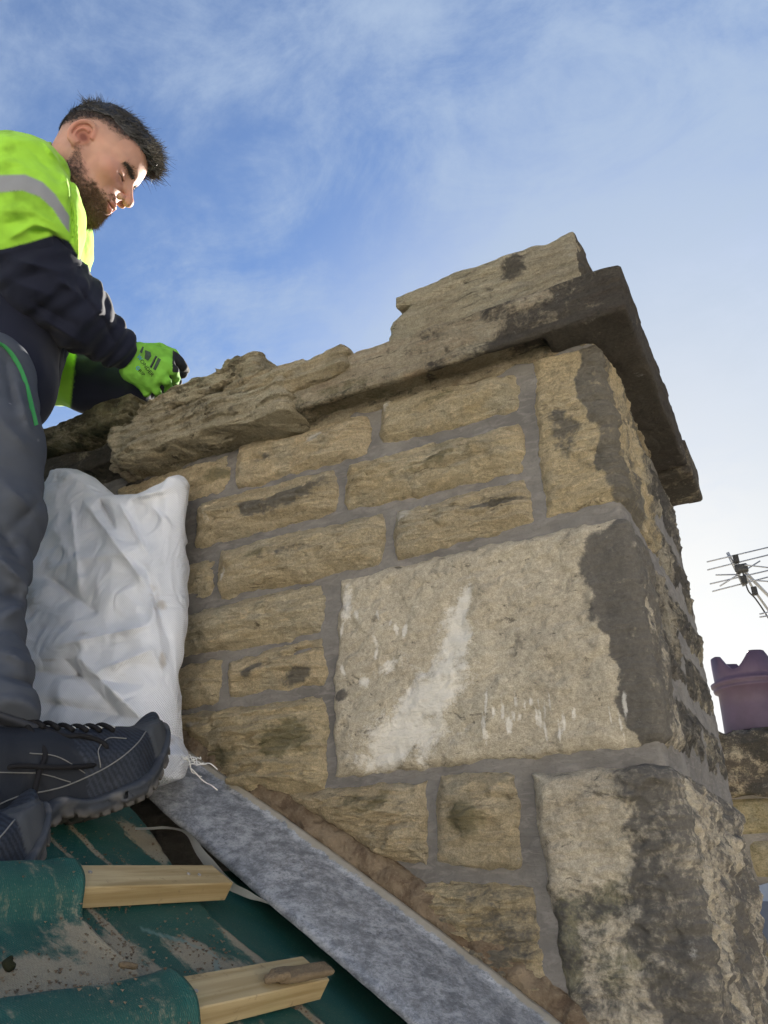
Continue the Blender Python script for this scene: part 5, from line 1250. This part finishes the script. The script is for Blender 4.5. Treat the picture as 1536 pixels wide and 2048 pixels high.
# shoe -----------------------------------------------------------------
TO, HE = P(350, 1528, 1.30), P(-88, 1706, 1.14)
LS = np.linalg.norm(TO - HE); sX = (TO - HE) / LS
vm = P(130, 1610, 1.2); vm = vm / np.linalg.norm(vm); vp = vm - sX * (vm @ sX); vp /= np.linalg.norm(vp)
Zi = np.cross(sX, -vp) * -1; Zi = Zi if Zi[2] > 0 else -Zi
al = math.radians(-3); sZ = Zi * math.cos(al) + vp * math.sin(al); sY = np.cross(sZ, sX)   # local +Y is towards the camera if dot < 0
if sY @ vm > 0: sY = -sY
RSh = np.array([sX, sY, sZ]); k_s = LS / .315
def Sl(p): return (((np.asarray(p) - HE) @ RSh.T) / k_s).astype(np.float32) + A3(0, 0, .03)
def Sw(q): return HE + ((np.asarray(q, float) - np.array([0, 0, .03])) * k_s) @ RSh
def foot2d(q):
    z0 = np.zeros(len(q)); u = np.c_[q[:, 0], q[:, 1], z0].astype(np.float32)
    d = cone(u, (.038, .0, 0), (.12, .004, 0), .036, .033); d = smin(d, cone(u, (.12, .004, 0), (.215, .0, 0), .033, .049), .02); return smin(d, cone(u, (.215, .0, 0), (.272, -.010, 0), .049, .041), .02)
def zb(x): return .055 * np.clip((x - .21) / .10, 0, 2) ** 2 + .016 * np.exp(-((x - .115) / .028) ** 2) + .004
def solef(p):
    q = Sl(p); f2 = foot2d(q) - .003; b_ = zb(q[:, 0]); t_ = b_ + np.interp(q[:, 0], (0, .08, .13, .2, .30), (.040, .038, .024, .028, .030))
    mid = (b_ + t_) / 2; hf = (t_ - b_) / 2; dz = np.abs(q[:, 2] - mid) - hf
    d = smax(f2 + .004 * np.sin((q[:, 2] - b_) * 220), dz, .008)
    bot = np.clip(1 - (q[:, 2] - b_) / .011, 0, 1); gv_ = np.abs(((q[:, 0] * 62 + q[:, 1] * 16) % 1) - .5); d = d + .0055 * bot * (gv_ < .12)
    gv2 = np.abs(q[:, 1] + .004) < .003; d = d + .005 * bot * gv2
    win = np.minimum(np.minimum(box(q, (.205, .051, .021), (.017, .006, .0055), .005), box(q, (.160, .040, .021), (.015, .007, .0055), .005)), box(q, (.055, .040, .028), (.032, .006, .009), .006)); d = smax(d, -win, .002)
    rim_ = np.abs(np.minimum(np.minimum(box(q, (.205, .050, .021), (.020, .006, .0085), .006), box(q, (.160, .038, .021), (.018, .006, .0085), .006)), box(q, (.055, .036, .028), (.036, .006, .013), .008))) - .0018
    return smin(d, smax(rim_, f2 - .002, .002), .002) * k_s * .8
def upperf(p):
    q = Sl(p); y_ = q[:, 1]
    d = chain(q, [(A3(.268, -.008, .075), .026), (A3(.22, -.002, .068), .036), (A3(.165, 0, .078), .038), (A3(.115, 0, .100), .036), (A3(.07, 0, .118), .036)], .03)
    d = smin(d, chain(q, [(A3(.045, 0, .045), .032), (A3(.042, 0, .085), .031), (A3(.045, 0, .125), .030)], .02), .03); f2 = foot2d(q)
    low = smax(f2 + .003, np.abs(q[:, 2] - .045 - zb(q[:, 0]) * .8) - .026, .012); d = smin(d, low, .02)
    d = smax(d, -cone(q, (.055, 0, .125), (.03, 0, .20), .026, .034), .006)
    ov = np.sin(q[:, 0] * 95 + q[:, 2] * 60); d = d - .0012 * (ov > .55) * (q[:, 0] < .2) * (q[:, 2] < .10)
    tcap = np.clip((q[:, 0] - .262) / .008, 0, 1) * (q[:, 2] < .095); d = d - .003 * tcap
    return smax(d, zb(q[:, 0]) + .012 - q[:, 2], .006) * k_s * .9
def tonguef(p):
    q = Sl(p); R_ = np.array([[.82, 0, -.57], [0, 1, 0], [.57, 0, .82]]); d = box(q, (.098, 0, .152), (.034, .026, .006), .006, R_) + .6 * q[:, 1] ** 2 * 6; return d * k_s * .7
shoe = []
cs = (Sw((.15, 0, .07)),); cc = cs[0]
V, Q = snet(upperf, cc - .24, cc + .24, .0026); q = Sl(V); C = vcol(V, (.011, .014, .021))
rib = (np.sin(q[:, 0] * 900 + q[:, 2] * 250) > 0)[:, None] * (q[:, :1] > .15); C = C * (1 + 1.2 * rib)
C = np.where((q[:, :1] > .262) & (q[:, 2:3] < .10), np.array((.045, .05, .058)), C)
pipe = np.abs(q[:, 2] - (.062 + .010 * np.sin(q[:, 0] * 40) + np.clip(q[:, 0] - .2, 0, 1) * .35)) < .0011; pass
up = mk('trainer', V, Q, M_shoe, person, col=C)
sb = BVHTree.FromPolygons(V.tolist(), [tuple(map(int, f)) for f in Q])
V, Q = snet(solef, cc - .25, cc + .25, .0024); q = Sl(V); C = vcol(V, (.036, .042, .054)); tr_ = np.clip(1 - (q[:, 2] - zb(q[:, 0]) - .002) / .010, 0, 1)[:, None]; C = C * (1 - tr_) + np.array((.085, .078, .070)) * tr_
du_ = np.clip(fbm(V, 30, 4, 5) * 2.2 - .1, 0, 1)[:, None]; C = C * (1 - .6 * du_) + np.array((.20, .19, .18)) * .6 * du_; mk('sole', V, Q, M_shoe, up, col=C)
ct = Sw((.1, 0, .15)); V, Q = snet(tonguef, ct - .08, ct + .08, .0024); mk('tongue', V, Q, M_shoe, up, col=vcol(V, (.030, .033, .042)))
tb_ = BVHTree.FromPolygons(V.tolist(), [tuple(map(int, f)) for f in Q])
M_lace = plain('black_lace', (.010, .010, .012), .8, .2, .3, 200); M_refl = plain('pale_lace_loop', (.55, .55, .52), .5); M_emb = plain('grey_emblem', (.14, .15, .16), .5)
def surf(q, off=.003):
    s0 = Vector(Sw(np.array(q) + np.array([0, 0, .1]))); dd = Vector(-sZ); h = sb.ray_cast(s0, dd); h2 = tb_.ray_cast(s0, dd)
    c = [a for a in (h, h2) if a[0] is not None]
    if not c: return Sw(q)
    b_ = min(c, key=lambda a: a[3]); return np.array(b_[0]) + sZ * off
for k in range(6):
    xk = .122 + k * .0185
    MB().tube([surf((xk, t_, .08), .0045 - 0 * t_) for t_ in np.linspace(-.026, .030, 9)], .0034, 7).build('lace', M_lace, up, True)
    if k > 1: MB().tube([surf((xk + .008, t_, .08), .0035) for t_ in np.linspace(.004, .022, 4)], .0013, 5).build('lace_loop', M_refl, up, True)
knot = surf((.104, .008, .1), .010)
def lace(pts, r_=.0030): MB().tube(spline(pts, 8), r_, 8).build('lace', M_lace, up, True)
SP = lambda x, y, r: P(x, y, r)
kx, ky = proj(knot[None]); kr = np.linalg.norm(knot)
lace([knot, SP(118, 1470, kr - .005), SP(160, 1471, kr), SP(195, 1480, kr + .01), SP(212, 1492, kr + .01), SP(210, 1508, kr + .015)], .0036)
lace([knot, SP(88, 1500, kr - .03), SP(78, 1545, kr - .045), SP(68, 1590, kr - .05), SP(58, 1632, kr - .05)], .0036)
lace([knot, SP(100, 1478, kr - .01), SP(84, 1490, kr - .02), SP(74, 1505, kr - .03)], .0034)
lace([SP(-10, 1548, kr - .04), SP(30, 1532, kr - .05), SP(90, 1534, kr - .045), SP(150, 1534, kr - .03), SP(190, 1530, kr - .005)], .0034)
V, Q = snet(lambda p: ell(p, knot, (.012, .010, .010)) + .002 * pn(p, 150), knot - .025, knot + .025, .002); mk('lace_knot', V, Q, M_lace, up)
em = [surf((.088 + .012 * math.cos(a), .006 + .010 * math.sin(a), .15), .0015) for a in np.linspace(0, 2 * math.pi, 18)]; MB().tube(em, .0009, 5).build('emblem', M_emb, up, True)

def side(x, z, off=.0006):
    h = sb.ray_cast(Vector(Sw((x, .2, z))), Vector(-sY)); return np.array(h[0]) + sY * off if h[0] is not None else None
for zl, r_ in (((.0, .060), (.06, .066), (.12, .058), (.18, .062), (.23, .076), (.262, .088)), .0009), (((.05, .10), (.09, .085), (.13, .060)), .0007), (((.09, .11), (.12, .095), (.15, .064)), .0007), (((.17, .064), (.175, .085), (.20, .096), (.225, .088)), .0008):
    if not isinstance(zl[0], tuple): continue
    pts_ = [side(a, b) for a, b in spline([np.array(t) for t in zl], 8)]; pts_ = [p_ for p_ in pts_ if p_ is not None]
    if len(pts_) > 3: MB().tube(pts_, r_, 5).build('piping', plain('grey_piping', (.17, .17, .165), .6) if 'grey_piping' not in bpy.data.materials else bpy.data.materials['grey_piping'], up, True)

# the other shoe of the pair
def copy_tree(o, parent):
    c = o.copy(); SC.collection.objects.link(c); c.parent = parent
    for ch in [k for k in o.children]: copy_tree(ch, c)
    return c
up2 = copy_tree(up, person); up2.location = Vector(SHT)
